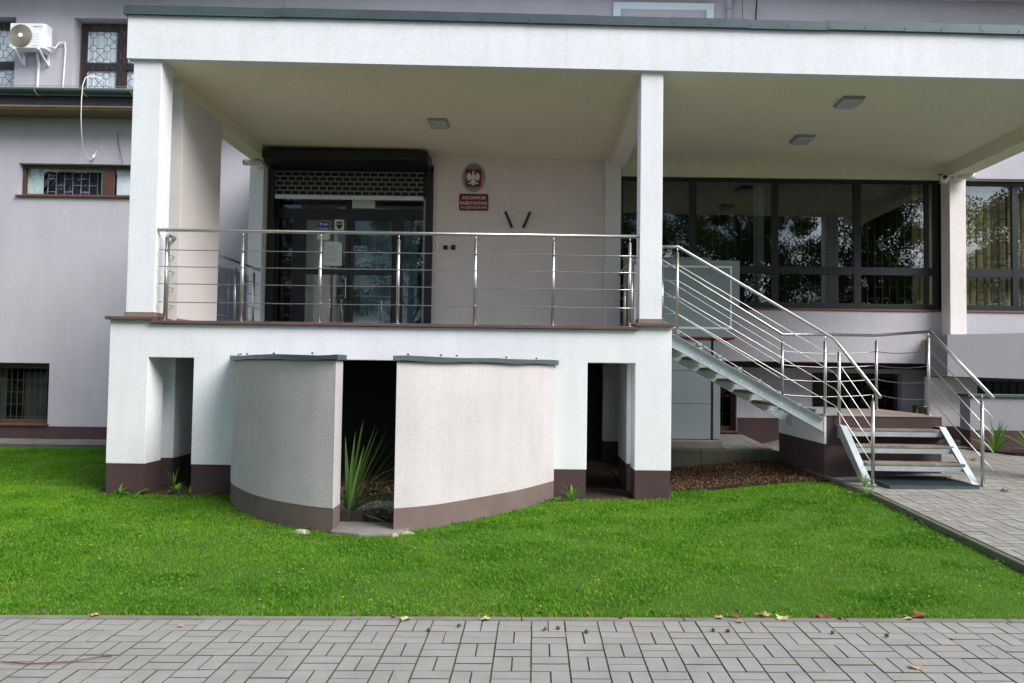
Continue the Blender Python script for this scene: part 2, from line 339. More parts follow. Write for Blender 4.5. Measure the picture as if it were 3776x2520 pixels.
def lay_pavers(parent, cells, zf, mats, name='brick', limit=300):
    """cells: list of (x, y, horizontal). The 300 that show largest become parts, the rest one joined part."""
    bpy.context.view_layer.update()
    items = []
    for x, y, hz in cells:
        z = float(zf(x, y)); p = world_to_camera_view(S, cam, Vector((x, y, z)))
        inside = p.z > 0 and -.02 < p.x < 1.02 and -.02 < p.y < 1.02
        items.append((0 if inside else 1, p.z if p.z > 0 else 99, x, y, z, hz))
    items.sort()
    ms = {(h, m): paver_mesh('brick', .1952 if h else .0957, .0957 if h else .1952, m)[0] for h in (0, 1) for m in mats}
    sz = {1: (.1952, .0957), 0: (.0957, .1952)}
    rest = MB()
    for i, (ins, d, x, y, z, hz) in enumerate(items):
        dx = float(zf(x + .1, y) - zf(x - .1, y)) / .2; dy = float(zf(x, y + .1) - zf(x, y - .1)) / .2
        jz = random.uniform(-.0015, .0015)
        if ins == 0 and i < limit:
            o = bpy.data.objects.new(name, ms[(hz, random.choice(mats))]); C.objects.link(o); o.parent = parent
            o.location = (x + random.uniform(-.0015, .0015), y + random.uniform(-.0015, .0015), z + jz)
            o.rotation_euler = (math.atan(dy) + random.uniform(-.004, .004), -math.atan(dx) + random.uniform(-.004, .004), random.uniform(-.010, .010))
        else:
            lx, ly = sz[hz]; n = len(rest.v); c = .0022
            a = random.uniform(-.008, .008); ca, sa = math.cos(a), math.sin(a)
            def P(u, v, h): 
                u, v = u * ca - v * sa, u * sa + v * ca
                return (x + u, y + v, z + jz + h + dx * u + dy * v)
            rest._add([P(-lx / 2, -ly / 2, -.03), P(lx / 2, -ly / 2, -.03), P(lx / 2, ly / 2, -.03), P(-lx / 2, ly / 2, -.03),
                       P(-lx / 2 + c, -ly / 2 + c, 0), P(lx / 2 - c, -ly / 2 + c, 0), P(lx / 2 - c, ly / 2 - c, 0), P(-lx / 2 + c, ly / 2 - c, 0)],
                      [(4, 5, 6, 7), (0, 1, 5, 4), (1, 2, 6, 5), (2, 3, 7, 6), (3, 0, 4, 7)])
    if rest.v:
        o = rest.build('bricks', mats[0], parent); o['kind'] = 'stuff'; o.data.materials.append(M['joint'])
        for i_, p_ in enumerate(o.data.polygons): p_.material_index = 0 if i_ % 5 == 0 else 1
def basket(x0, nx, y0, ny, keep=lambda x, y: True, sy=-1):
    out = []
    for i in range(nx):
        for j in range(ny):
            cx, cy = x0 + .2 * (i + .5), y0 + sy * .2 * (j + .5)
            if not keep(cx, cy): continue
            if (i + j) % 2 == 0: out += [(cx - .05, cy, 0), (cx + .05, cy, 0)]
            else: out += [(cx, cy - .05, 1), (cx, cy + .05, 1)]
    return out
zpv = lambda x, y: .0095 * np.asarray(x, float) - .004
pav = sheet('pavement', np.linspace(-9, 9, 10), np.linspace(-2, 4.83, 8), lambda X, Y: zpv(X, Y) - .006, 'joint')
lay_pavers(pav, basket(-6.0, 60, 4.825, 17), zpv, ['paver', 'paver2', 'paver3', 'paver'])
kerb = thing('kerb', 'thin flush grey concrete edging strip between the lawn and the brick paving', 'kerb', (0, 4.86, 0))
x = -7.06
while x < 7:
    k = MB(); n = .994
    k._add([(x, 4.832, zpv(x, 0) - .1), (x + n, 4.832, zpv(x + n, 0) - .1), (x + n, 4.888, zpv(x + n, 0) - .1), (x, 4.888, zpv(x, 0) - .1),
            (x, 4.832, zpv(x, 0) + .004), (x + n, 4.832, zpv(x + n, 0) + .004), (x + n, 4.888, zpv(x + n, 0) + .004), (x, 4.888, zpv(x, 0) + .004)],
           [(3, 2, 1, 0), (4, 5, 6, 7), (0, 1, 5, 4), (1, 2, 6, 5), (2, 3, 7, 6), (3, 0, 4, 7)])
    k.build('kerb_stone', 'concrete', kerb, bevel=.004); x += 1.0

path = sheet('path', np.linspace(3.8, 12, 30), np.linspace(4.9, 15.4, 50), lambda X, Y: zpath(X, Y) - .010, 'joint')
cells = basket(3.86, 40, 14.9, 49, lambda x, y: not (3.75 < x < 5.35 and 10.1 < y < 12.1) and x < .75 * y + .3)
lay_pavers(path, cells, zpath, ['pathpaver', 'paver'])
pk = thing('kerb', 'mossy concrete edging along the side of the sloping path beside the lawn', 'kerb', (3.8, 8, .1))
y = 4.92
while y < 10.1:
    k = MB(); n = .985; z0, z1 = float(zpath(3.8, y)), float(zpath(3.8, y + n)); dxx = random.uniform(-.01, .01)
    k._add([(3.765 + dxx, y, z0 - .2), (3.825 + dxx, y, z0 - .2), (3.825, y + n, z1 - .2), (3.765, y + n, z1 - .2),
            (3.765 + dxx, y, z0 + .012), (3.825 + dxx, y, z0 + .012), (3.825, y + n, z1 + .012), (3.765, y + n, z1 + .012)],
           [(3, 2, 1, 0), (4, 5, 6, 7), (0, 1, 5, 4), (1, 2, 6, 5), (2, 3, 7, 6), (3, 0, 4, 7)])
    k.build('kerb_stone', 'mossy', pk, bevel=.008); y += 1.0
# paved strip along the foot of the wall on the far left
strip = sheet('wall_footpath', np.linspace(-14, -5.2, 6), np.linspace(14.35, 15.5, 4), lambda X, Y: X * 0 + .012, 'joint')
for r_ in range(2):
    x = -13.4 + .2 * r_
    while x < -5.3:
        k = MB(); k.box(x, x + .485, 14.42 + .53 * r_, 14.93 + .53 * r_, -.02, .04 + random.uniform(-.004, .004)); k.build('paving_slab', 'concrete', strip, bevel=.006); x += .5
k = MB(); k.box(-14, -5.2, 14.33, 14.40, -.1, .045); k.build('edging', 'mossy', strip)

# ------------------------------------------------------------------ porch
porch = thing('entrance_porch', 'white stuccoed entrance porch with flat canopy on columns over a raised platform', 'porch', (-1.7, 9.44, 0))
ZP, ZT = .335, 2.03
fw = MB(); fw.prism([(-5.165, ZP), (-4.69, ZP), (-4.69, 1.622), (-4.137, 1.622), (-4.137, ZP), (-2.75, ZP), (-2.75, 1.622), (-.75, 1.622), (-.75, ZP), (.637, ZP), (.637, 1.627), (1.216, 1.627), (1.216, ZP), (1.656, ZP), (1.656, ZT), (-5.165, ZT)], 9.44, 9.84)
fw.build('front_wall', 'white', porch, bevel=.006)
for a, b_ in ((-5.165, -4.69), (-4.137, -2.75), (-.75, .637), (1.216, 1.656)):
    k = MB(); k.box(a + .006, b_ - .006, 9.446, 9.834, -.3, ZP); k.build('plinth', 'brown', porch)
# piers and walls behind
for nm, x0, x1, y0, y1 in (('side_wall', -4.95, -4.645, 10.07, 11.32), ('pier', -4.96, -4.72, 13.3, 13.595), ('side_wall', 1.193, 1.60, 10.1, 11.08), ('pier', 1.18, 1.444, 13.3, 13.595)):
    k = MB(); k.box(x0, x1, y0, y1, ZP, 1.86); k.build('lower_' + nm, 'white', porch, bevel=.005)
    k = MB(); k.box(x0 + .005, x1 - .005, y0 + .005, y1 - .005, -.3, ZP - .001); k.build('plinth', 'brown', porch)
k = MB(); k.box(-5.12, 1.62, 9.842, 13.595, 1.862, 2.06); k.build('platform_floor', 'floor', porch)
k = MB(); k.box(-4.67, 1.25, 9.385, 9.84, 2.032, 2.072); k.build('ledge', 'tile', porch, bevel=.005)
k = MB(); k.box(-5.20, -4.63, 9.375, 9.90, 2.0735, 2.112); k.build('ledge', 'tile', porch, bevel=.005)
k = MB(); k.box(-5.165, -4.67, 9.44, 9.84, 2.031, 2.073); k.build('ledge_bed', 'white', porch)
k = MB(); k.box(1.205, 1.685, 9.375, 9.90, 2.0735, 2.115); k.build('ledge', 'tile', porch, bevel=.005)
k = MB(); k.box(1.251, 1.656, 9.44, 9.84, 2.031, 2.073); k.build('ledge_bed', 'white', porch)
for x0, x1, dz in ((-4.998, -4.652, .05), (1.262, 1.535, -.01), (6.59, 6.87, -.06)):
    if x0 < 6:
        k = MB(); k.box(x0, x1, 9.47, 9.78, 2.113, 5.40 + dz); k.build('column', 'white', porch, bevel=.006)
        k = MB(); k.box(x0 - .012, x1 + .012, 9.458, 9.792, 2.114, 2.172); k.build('skirting', 'skirt', porch, bevel=.004)
    else:
        k = MB(); k.box(x0, x1, 9.47, 9.78, .1, 5.40 + dz); k.build('column', 'white', porch, bevel=.006)
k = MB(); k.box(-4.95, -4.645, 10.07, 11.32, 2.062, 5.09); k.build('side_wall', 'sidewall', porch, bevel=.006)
k = MB(); k.box(-4.643, -4.628, 10.06, 11.33, 2.062, 2.135); k.build('skirting', 'skirt', porch)
k = MB(); k.box(-4.96, -4.72, 13.3, 13.595, 2.062, 5.30); k.build('pier', 'white', porch, bevel=.006)
k = MB(); k.box(1.18, 1.444, 13.3, 13.595, 2.062, 5.30); k.build('pier', 'white', porch, bevel=.006)
k = MB(); k.box(7.10, 7.38, 13.3, 13.595, 2.235, 4.97); k.build('pier', 'beige', porch, bevel=.006)
k = MB(); k.box(-4.95, -4.68, 10.07, 13.595, 5.035, 5.3); k.shear(); k.build('ceiling_beam', 'ceil', porch, bevel=.005)
k = MB(); k.box(1.255, 1.50, 9.79, 13.595, 5.05, 5.3); k.shear(); k.build('ceiling_beam', 'beige', porch, bevel=.005)
k = MB(); k.box(7.08, 7.40, 9.56, 13.595, 5.03, 5.3); k.shear(); k.build('ceiling_beam', 'ceil', porch, bevel=.005)
k = MB(); k.box(-5.05, 7.42, 9.56, 13.595, 5.245, 5.42); k.shear(); k.build('canopy_soffit', 'ceil', porch)
k = MB(); k.box(-5.06, .3315, 9.42, 9.555, 5.237, 5.80); k.shear(); k.build('canopy_fascia', 'white', porch)
k = MB(); k.box(.332, 7.45, 9.4185, 9.555, 5.2365, 5.80); k.shear(); k.build('canopy_fascia', 'white', porch)
k = MB(); k.box(-5.05, 7.44, 9.555, 16.3, 5.44, 5.78); k.shear(); k.build('canopy_roof', 'white', porch)
x = -5.095
cuts = [-5.095, -3.2, -1.25, -.16, .70, 1.62, 2.56, 3.53, 4.45, 5.4, 6.35, 7.47]
for i, (a, b_) in enumerate(zip(cuts, cuts[1:])):
    k = MB(); dy = .003 * (i % 2); dz = random.uniform(-.006, .006)
    k._add([(a, 9.375 - dy, 5.775 + dz), (b_, 9.375 - dy, 5.775 + dz), (b_, 9.395 - dy, 5.795), (a, 9.395 - dy, 5.795), (a, 9.395 - dy, 5.892 + dz), (b_, 9.395 - dy, 5.892 + dz), (b_, 10.3, 5.86), (a, 10.3, 5.86), (a, 9.43, 5.775), (b_, 9.43, 5.775)],
           [(0, 1, 2, 3), (3, 2, 5, 4), (4, 5, 6, 7), (0, 8, 9, 1)])
    k.shear(); p = k.build('flashing_sheet', 'slate', porch)
    for xs in (a + .03, (a + b_) / 2):
        q = MB(); q.lathe([(.009, 0), (.006, -.006)], (xs, 9.394 - dy, 5.815 - .01 * xs), 'y', 6); q.build('screw', 'ink', p)
k = MB(); k.box(-5.10, -5.062, 9.375, 13.0, 5.775, 5.885); k.shear(); k.build('side_flashing', 'slate', porch)
# near-black wall added to keep the space under the platform dark
k = MB(); k.box(-4.70, 1.60, 13.62, 13.75, -.3, 1.86); k.build('added_undercroft_wall', 'room', porch)

# ------------------------------------------------------------------ curved screen walls
def bez(pts, n=7):
    out = []; P = [pts[0]] + list(pts) + [pts[-1]]
    for i in range(1, len(P) - 2):
        a, b_, c, d = [np.array(q, float) for q in P[i - 1:i + 3]]
        for t in np.linspace(0, 1, n, endpoint=False):
            out.append(.5 * ((2 * b_) + (-a + c) * t + (2 * a - 5 * b_ + 4 * c - d) * t * t + (-a + 3 * b_ - 3 * c + d) * t ** 3))
    out.append(np.array(pts[-1], float)); return np.array(out)
def offset(P, d):
    t = np.gradient(P, axis=0); t /= np.linalg.norm(t, axis=1)[:, None]
    return P + np.stack([-t[:, 1], t[:, 0]], 1) * d
def curved_wall(pts, label, zpl, ext, gap_last):
    P = bez(pts); T = thing('curved_screen_wall', label, 'wall', (float(P[:, 0].mean()), float(P[:, 1].mean()), 0))
    def band(d0, d1, z0, z1, P_=P, square=True):
        A, B = offset(P_, d0), offset(P_, d1)
        if square:      # the ends at the gap are cut square to the porch
            e_ = -1 if gap_last else 0; o0 = P_[e_]
            for Q, d_ in ((A, d0), (B, d1)):
                full = np.array([o0[0], o0[1] + d_ * 1.08]); sh_ = full - Q[e_]; m_ = len(Q)
                for i_ in range(m_):
                    w_ = (i_ / (m_ - 1) if gap_last else 1 - i_ / (m_ - 1)) ** 3; Q[i_] = Q[i_] + sh_ * w_
        k = MB(); n = len(P_)
        if callable(z0): za = [z0(i / (n - 1)) for i in range(n)]
        else: za = [z0] * n
        zb = [z1(i / (n - 1)) for i in range(n)] if callable(z1) else [z1] * n
        vs = []
        for i in range(n): vs += [(*A[i], za[i]), (*B[i], za[i]), (*B[i], zb[i]), (*A[i], zb[i])]
        fs = []
        for i in range(n - 1):
            for q in range(4): fs.append((4 * i + q, 4 * i + (q + 1) % 4, 4 * i + 4 + (q + 1) % 4, 4 * i + 4 + q))
        fs += [(0, 1, 2, 3), (4 * n - 1, 4 * n - 2, 4 * n - 3, 4 * n - 4)]
        k._add(vs, fs); return k
    b1 = band(0, .25, zpl, 1.595).build('render', 'curve', T, bevel=.006)
    b1.data.polygons.foreach_set('use_smooth', [False] * len(b1.data.polygons))
    band(.004, .246, lambda t: -.35, zpl).build('plinth', 'taupe', T)
    e = bez(pts); e = np.vstack([e[0] + (e[0] - e[1]) / np.linalg.norm(e[0] - e[1]) * ext[0], e, e[-1] + (e[-1] - e[-2]) / np.linalg.norm(e[-1] - e[-2]) * ext[1]])
    n = len(e); cut = [0, n // 2, n - 1]
    for a, b_ in zip(cut, cut[1:]):
        seg = e[a:b_ + 1]
        band(-.045, .29, lambda t: 1.597 + .006 * math.sin(9 * t + a), lambda t: 1.648 + .006 * math.sin(7 * t + a), seg, (b_ == n - 1) if gap_last else (a == 0)).build('coping', 'slate', T, bevel=.004)
    return T, e
Lp = [(-3.63, 9.44), (-3.46, 8.96), (-3.08, 8.36), (-2.63, 7.85), (-2.19, 7.53), (-1.885, 7.385)]
Rp = [(-1.32, 7.43), (-.955, 7.68), (-.44, 8.30), (-.118, 8.75), (.247, 9.438)]
cwl, el = curved_wall(Lp, 'shaded pale curved screen wall in front of the porch, ending beside the yucca', .195, (.0, .03), True)
cwr, er = curved_wall(Rp, 'sunlit pale curved screen wall in front of the porch, with the faded brown base', .195, (.03, .0), False)

# ------------------------------------------------------------------ main building
bld = thing('archive_building', 'lavender stuccoed office building with brown plinth and dark framed windows behind the porch', 'building', (0, 15.5, 0))
def wall_with_holes(name, x0, x1, z0, z1, y0, y1, holes, m, parent=bld):
    """one mesh made of butted boxes round rectangular holes (xa, xb, za, zb)"""
    xs = sorted({x0, x1, *[h[0] for h in holes], *[h[1] for h in holes]}); xs = [x for x in xs if x0 <= x <= x1]
    k = MB()
    vs = {}; 
    zs = sorted({z0, z1, *[h[2] for h in holes], *[h[3] for h in holes]}); zs = [z for z in zs if z0 <= z <= z1]
    def hole(i, j):
        if i < 0 or j < 0 or i >= len(xs) - 1 or j >= len(zs) - 1: return True
        cx, cz = (xs[i] + xs[i + 1]) / 2, (zs[j] + zs[j + 1]) / 2
        return any(h[0] < cx < h[1] and h[2] < cz < h[3] for h in holes)
    for i in range(len(xs) - 1):
        for j in range(len(zs) - 1):
            if hole(i, j): continue
            a, b_, c, d = xs[i], xs[i + 1], zs[j], zs[j + 1]
            k.quad((a, y0, c), (b_, y0, c), (b_, y0, d), (a, y0, d)); k.quad((a, y1, d), (b_, y1, d), (b_, y1, c), (a, y1, c))
            if hole(i - 1, j): k.quad((a, y0, c), (a, y0, d), (a, y1, d), (a, y1, c))
            if hole(i + 1, j): k.quad((b_, y0, d), (b_, y0, c), (b_, y1, c), (b_, y1, d))
            if hole(i, j - 1): k.quad((a, y0, c), (a, y1, c), (b_, y1, c), (b_, y0, c))
            if hole(i, j + 1): k.quad((a, y1, d), (a, y0, d), (b_, y0, d), (b_, y1, d))
    n = np.array(k.v); key = {}; remap = []; nv = []
    for p in k.v:
        q = tuple(round(c, 4) for c in p)
        if q not in key: key[q] = len(nv); nv.append(q)
        remap.append(key[q])
    k.v = nv; k.f = [tuple(remap[i] for i in f) for f in k.f]
    return k.build(name, m, parent)
YL = 15.5
wall_with_holes('lower_wall', -14.5, 1.6, .285, 6.6, YL, YL + .4, [(-12.2, -9.66, .30, 1.535), (-10.42, -7.6, 4.90, 5.545)], 'lav')
YB = 14.3
wall_with_holes('basement_wall', 1.62, 9.6, .30, 1.735, YB, YB + .3, [(2.68, 3.705, .465, 1.50), (5.09, 6.735, .78, 1.548)], 'lav')
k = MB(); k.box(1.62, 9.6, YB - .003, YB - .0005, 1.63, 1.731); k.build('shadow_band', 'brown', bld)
k = MB(); k.box(-14.5, 1.5, YL - .012, YL + .38, -.3, .285); k.build('plinth', 'brown', bld)
k = MB(); k.box(1.62, 2.66, YB - .012, YB - .001, .05, .71); k.box(3.725, 9.6, YB - .012, YB - .001, .05, .71); k.box(2.66, 3.725, YB - .012, YB - .001, .05, .44); k.build('plinth', 'brown', bld)
wall_with_holes('upper_wall', -16, 14, 6.4, 9.55, 16.4, 16.8, [(-13.6, -11.2, 7.2, 8.93), (-9.96, -7.4, 7.2, 8.93)], 'lav')
k = MB(); k.box(-14.5, 5, YL + .4, 16.4, 6.4, 6.6); k.build('terrace_slab', 'fascia', bld)
# eaves over the left wing
k = MB(); k.box(-14.5, -5.12, 14.95, YL - .002, 6.47, 6.50); k.build('eave_soffit', 'batten', bld)
k = MB(); k.box(-14.5, -5.12, 14.95, 14.985, 6.54, 6.71); k.build('eave_fascia', 'fascia', bld)
k = MB(); k.box(-14.5, -5.12, 14.925, 14.985, 6.502, 6.538); k.build('eave_batten', 'batten', bld)
k = MB(); k.box(-14.5, -5.12, 14.99, 16.39, 6.74, 6.78); k.build('terrace_roof', 'slate', bld)
gt = MB(); prof = [(-.01 + .085 * math.cos(a), .085 * math.sin(a)) for a in np.linspace(math.pi, 2 * math.pi, 9)]
inn = [(-.01 + .075 * math.cos(a), .075 * math.sin(a)) for a in np.linspace(2 * math.pi, math.pi, 9)]
gt.prism([(14.87 + p[0], 6.82 + p[1]) for p in prof + inn], -14.5, -5.12, 'x'); gut = gt.build('eave_gutter', 'gutter', bld, smooth=True)
k = MB(); k.tube([(-14.5, 14.782, 6.826), (-5.12, 14.782, 6.826)], .011, 6); k.build('gutter_bead', 'galv', gut)
for gx in (-10.63, -9.70, -8.78, -7.85, -6.9):
    k = MB(); k.tube([(gx, 14.77, 6.80), (gx + .01, 14.785, 6.75), (gx + .03, 14.83, 6.71), (gx + .05, 14.90, 6.69)], .011, 6); k.build('gutter_bracket', 'batten', gut)
# lightning wire on the terrace edge
k = MB(); k.tube([(-14, 15.2, 7.02), (-11, 15.2, 7.0), (-10.0, 15.2, 7.015), (-8.6, 15.2, 7.02), (-6.5, 15.2, 6.98)], .006, 5); lw = k.build('lightning_wire', 'galv', bld)
for wx in (-9.73, -8.42):
    k = MB(); k.lathe([(.07, 6.78 - 6.78), (.045, .2)], (wx, 15.2, 6.79), 'z', 8); k.build('wire_block', 'grey_p', lw)
# main eave at the top
k = MB(); k.box(-16, 14, 15.75, 16.4, 9.555, 9.60); k.build('main_soffit', 'lav', bld)
k = MB(); k.box(-16, 14, 15.70, 15.75, 9.53, 9.72); k.build('main_fascia', 'batten', bld)
gt = MB(); gt.prism([(15.62 + p[0], 9.68 + p[1]) for p in prof + inn], -16, 14, 'x'); g2 = gt.build('main_gutter', 'gutter', bld, smooth=True)
for i in range(12):
    gx = 2.5 + i * .82; k = MB(); k.tube([(gx, 15.52, 9.66), (gx, 15.54, 9.62), (gx, 15.63, 9.59)], .01, 5); k.build('gutter_bracket', 'batten', g2)
k = MB(); k.box(-16, 14, 15.5, 19, 9.80, 9.9); k.build('main_roof', 'slate', bld)
# interior darkness
def room(x0, x1, y0, y1, z0, z1, m='room'):
    k = MB(); k._add([(x0, y0, z0), (x1, y0, z0), (x1, y1, z0), (x0, y1, z0), (x0, y0, z1), (x1, y0, z1), (x1, y1, z1), (x0, y1, z1)],
                     [(0, 1, 2, 3), (7, 6, 5, 4), (1, 2, 6, 5), (2, 3, 7, 6), (3, 0, 4, 7)]); return k.build('interior', m, bld)
def frame_boxes(k, x0, x1, z0, z1, y0, y1, t, tb=None):
    tb = tb or t
    k.box(x0, x1, y0, y1, z1 - t, z1); k.box(x0, x1, y0, y1, z0, z0 + tb); k.box(x0, x0 + t, y0, y1, z0 + tb, z1 - t); k.box(x1 - t, x1, y0, y1, z0 + tb, z1 - t)
def pane(win, x0, x1, z0, z1, y, m='glass'):
    k = MB(); k.quad((x0, y, z0), (x1, y, z0), (x1, y, z1), (x0, y, z1)); return k.build('pane', m, win)

# window wall right of the door, at Y = 13.6
YW = 13.6
k = MB(); k.box(1.446, 10.2, YW, YW + .3, 4.975, 5.42); k.build('window_header', 'ceil', bld)
k = MB(); k.box(7.42, 10.2, 13.5, 13.599, 4.98, 6.4); k.build('upper_spandrel', 'lav', bld)
wall_with_holes('spandrel_wall', 1.446, 10.2, 1.73, 2.635, YW, YW + .3, [], 'lav')
k = MB(); k.box(1.446, 10.2, YW + .302, YB + .3, 1.736, 2.0); k.build('overhang_soffit', 'brown', bld)
k = MB(); k.box(1.446, 7.09, YW - .02, YW + .1, 2.637, 2.672); k.build('window_sill', 'sill', bld, bevel=.004)
k = MB(); k.box(7.39, 10.2, YW - .02, YW + .1, 2.637, 2.672); k.build('window_sill', 'sill', bld, bevel=.004)
win = MB()
Y0, Y1 = YW + .06, YW + .13
win.box(1.446, 7.10, Y0, Y1, 4.915, 4.975); win.box(1.446, 7.10, Y0, Y1, 2.672, 2.775)
for a, b_ in ((1.446, 1.52), (2.70, 2.815), (4.16, 4.265), (5.605, 5.725), (7.03, 7.10)): win.box(a, b_, Y0, Y1, 2.775, 4.915)
win.box(6.86, 6.93, Y0 + .01, Y1, 2.775, 4.915)
for a, b_ in ((1.52, 2.70), (2.815, 4.16), (4.265, 5.605), (5.725, 6.86), (6.93, 7.03)): win.box(a, b_, Y0 + .005, Y1 - .005, 3.285, 3.42)
wf = win.build('office_window', 'dark', bld)
for a, b_ in ((1.52, 2.70), (2.815, 4.16), (4.265, 5.605), (5.725, 6.86), (6.93, 7.03)):
    pane(wf, a, b_, 2.775, 3.285, Y0 + .04); pane(wf, a, b_, 3.42, 4.915, Y0 + .04)
def stagger(k, x0, x1, z0, z1, y, dx=.132, dz=.415, r=.006):
    n = int((x1 - x0) / dx)
    for i in range(n + 1):
        xx = x0 + i * dx; k.box(xx - r, xx + r, y - r, y + r, z0, z1)
        if i < n:
            z = z0 + (dz * .25 if i % 2 else dz * .75)
            while z < z1: k.box(xx + r, xx + dx - r, y - r, y + r, z - r, z + r); z += dz
k = MB(); stagger(k, 1.55, 7.0, 2.78, 4.9, YW + .22, r=.004); k.build('bars', 'iron', wf)
win = MB()
win.box(7.385, 10, Y0, Y1, 4.90, 4.975); win.box(7.385, 10, Y0, Y1, 2.672, 2.775)
for a, b_ in ((7.385, 7.42), (8.40, 8.50), (9.9, 10.0)): win.box(a, b_, Y0, Y1, 2.775, 4.90)
for a, b_ in ((7.42, 8.40), (8.50, 9.9)): win.box(a, b_, Y0 + .005, Y1 - .005, 3.27, 3.42)
wr = win.build('office_window', 'dark', bld)
for a, b_ in ((7.42, 8.40), (8.50, 9.9)):
    pane(wr, a, b_, 2.775, 3.27, Y0 + .04); pane(wr, a, b_, 3.42, 4.90, Y0 + .04)
k = MB(); stagger(k, 7.45, 9.8, 2.78, 4.9, YW + .2, r=.009); k.build('bars', 'iron', wr)
k = MB()
for i in range(30): k.box(7.3 + i * .095, 7.39 + i * .095, YW + .27 + .004 * (i % 2), YW + .276 + .004 * (i % 2), 2.7, 4.97)
k.build('blind', 'blind', wr)
k = MB(); k.box(6.72, 7.08, YW + .27, YW + .275, 2.7, 4.97); k.build('blind', 'blind', wf)
k = MB(); k.box(4.27, 4.33, YW + .28, YW + .285, 2.7, 4.95); k.box(3.95, 4.14, YW + .5, YW + .505, 2.7, 4.95); k.build('curtain', 'liftgrey', wf)
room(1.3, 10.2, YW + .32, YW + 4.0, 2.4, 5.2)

# door wall at the back of the porch
wall_with_holes('door_wall', -4.719, 1.179, 2.062, 5.4, YW, YW + .3, [(-4.69, -1.83, 2.05, 5.12)], 'beige')
k = MB(); k.lathe([(.045, 0), (.045, -.012), (.038, -.018)], (1.06, YW - .001, 5.13), 'y', 14); tag(k.build('junction_cap', 'beige', None, loc=(1.06, YW, 5.13)), 'small round cap on the wall high beside the beam corner', 'junction cap')
dr = MB(); YD = 13.75
dr.box(-4.70, -1.83, YD, YD + .07, 4.56, 5.12); dr.box(-4.70, -1.83, YD, YD + .07, 4.17, 4.345)
dr.box(-4.70, -4.60, YD, YD + .07, 2.06, 4.17); dr.box(-1.99, -1.83, YD, YD + .07, 2.06, 4.17)
dr.box(-4.34, -4.12, YD + .003, YD + .067, 2.06, 4.17); dr.box(-2.55, -2.375, YD + .003, YD + .067, 2.06, 4.17)
dr.box(-4.70, -4.60, YD, YD + .07, 4.345, 4.56); dr.box(-1.99, -1.83, YD, YD + .07, 4.345, 4.56); dr.box(-3.40, -3.30, YD, YD + .07, 4.345, 4.56)
door = dr.build('entrance_door', 'dark', bld)
pane(door, -4.60, -4.34, 2.06, 4.17, YD + .03, 'glass2'); pane(door, -2.375, -1.99, 2.06, 4.17, YD + .03, 'glass2')
pane(door, -4.60, -3.40, 4.345, 4.56, YD + .03, 'glass2'); pane(door, -3.30, -1.99, 4.345, 4.56, YD + .03, 'glass2')
for a, b_ in ((-4.115, -3.325), (-3.315, -2.555)):
    k = MB(); l, r_ = a + .01, b_ - (.07 if a < -4 else 0); 
    if a > -4: l = a + .07; r_ = b_ - .012
    k.box(a, b_, YD - .01, YD + .06, 4.147, 4.168); k.box(a, b_, YD - .01, YD + .06, 3.175, 3.275); k.box(a, b_, YD - .01, YD + .06, 2.065, 2.2)
    for z0, z1 in ((2.2, 3.175), (3.275, 4.147)): k.box(a, l, YD - .01, YD + .06, z0, z1); k.box(r_, b_, YD - .01, YD + .06, z0, z1)
    k.build('door_leaf', 'dark', door); pane(door, l, r_, 2.2, 3.175, YD + .02, 'glass2'); pane(door, l, r_, 3.275, 4.147, YD + .02, 'glass2')
k = MB(); k.tube([(-3.36, YD - .06, 2.75), (-3.36, YD - .06, 3.12)], .012, 6); k.build('door_handle', 'steel', door)
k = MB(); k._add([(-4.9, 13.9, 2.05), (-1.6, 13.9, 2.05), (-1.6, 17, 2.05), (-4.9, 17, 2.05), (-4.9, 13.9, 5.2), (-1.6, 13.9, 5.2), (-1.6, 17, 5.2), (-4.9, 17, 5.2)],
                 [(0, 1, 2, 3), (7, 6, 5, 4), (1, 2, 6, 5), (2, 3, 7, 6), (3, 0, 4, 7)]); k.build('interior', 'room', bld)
k = MB(); k.box(-4.25, -3.80, 14.3, 14.4, 2.06, 4.4); k.build('interior_partition', 'beige', bld)
k = MB(); k.box(-3.25, -2.2, 14.35, 14.4, 2.06, 4.4); k.build('interior_partition', 'reflblue', bld)  # coloured blue-grey to imitate reflections in the door glass

# basement and upper windows
def simple_window(x0, x1, z0, z1, y, fm, t, bars=None, curt=None, mull=(), name='window', depth=.14, sill=None, tb=None, pm='glass'):
    yb = y + depth; k = MB(); frame_boxes(k, x0, x1, z0, z1, yb, yb + .07, t, tb)
    for a, b_ in mull: k.box(a, b_, yb + .002, yb + .068, z0 + (tb or t), z1 - t)
    f = k.build(name, fm, bld)
    xs = [x0 + t] + [q for mm in mull for q in mm] + [x1 - t]
    for a, b_ in zip(xs[::2], xs[1::2]): pane(f, a, b_, z0 + (tb or t), z1 - t, yb + .04, pm)
    if bars:
        k = MB(); bars(k, x0 + t, x1 - t, z0 + t, z1 - t, yb); k.build('bars', 'iron', f)
    if sill:
        k = MB(); k.box(x0 - .03, x1 + .03, y - .06, yb + .02, z0 - .035, z0 - .002); k.build('window_sill', sill, f, bevel=.004)
    return f
def gridbars(dx, dz, off, r=.006):
    def fn(k, x0, x1, z0, z1, yb):
        x = x1 - dx * .85
        while x > x0: k.box(x - r, x + r, yb + off - r, yb + off + r, z0, z1); x -= dx
        z = z1 - dz * .95
        while z > z0: k.box(x0, x1, yb + off - r * .8, yb + off + r * .8, z - r, z + r); z -= dz
    return fn
bw = simple_window(-12.2, -9.665, .335, 1.50, YL, 'brownframe', .075, gridbars(.118, .245, .065), name='basement_window', pm='glass_dim', depth=.16, sill='sill')
k = MB(); k.box(-12.2, -9.66, YL + .02, YL + .15, 1.505, 1.54); k.build('roller_box', 'black', bw)
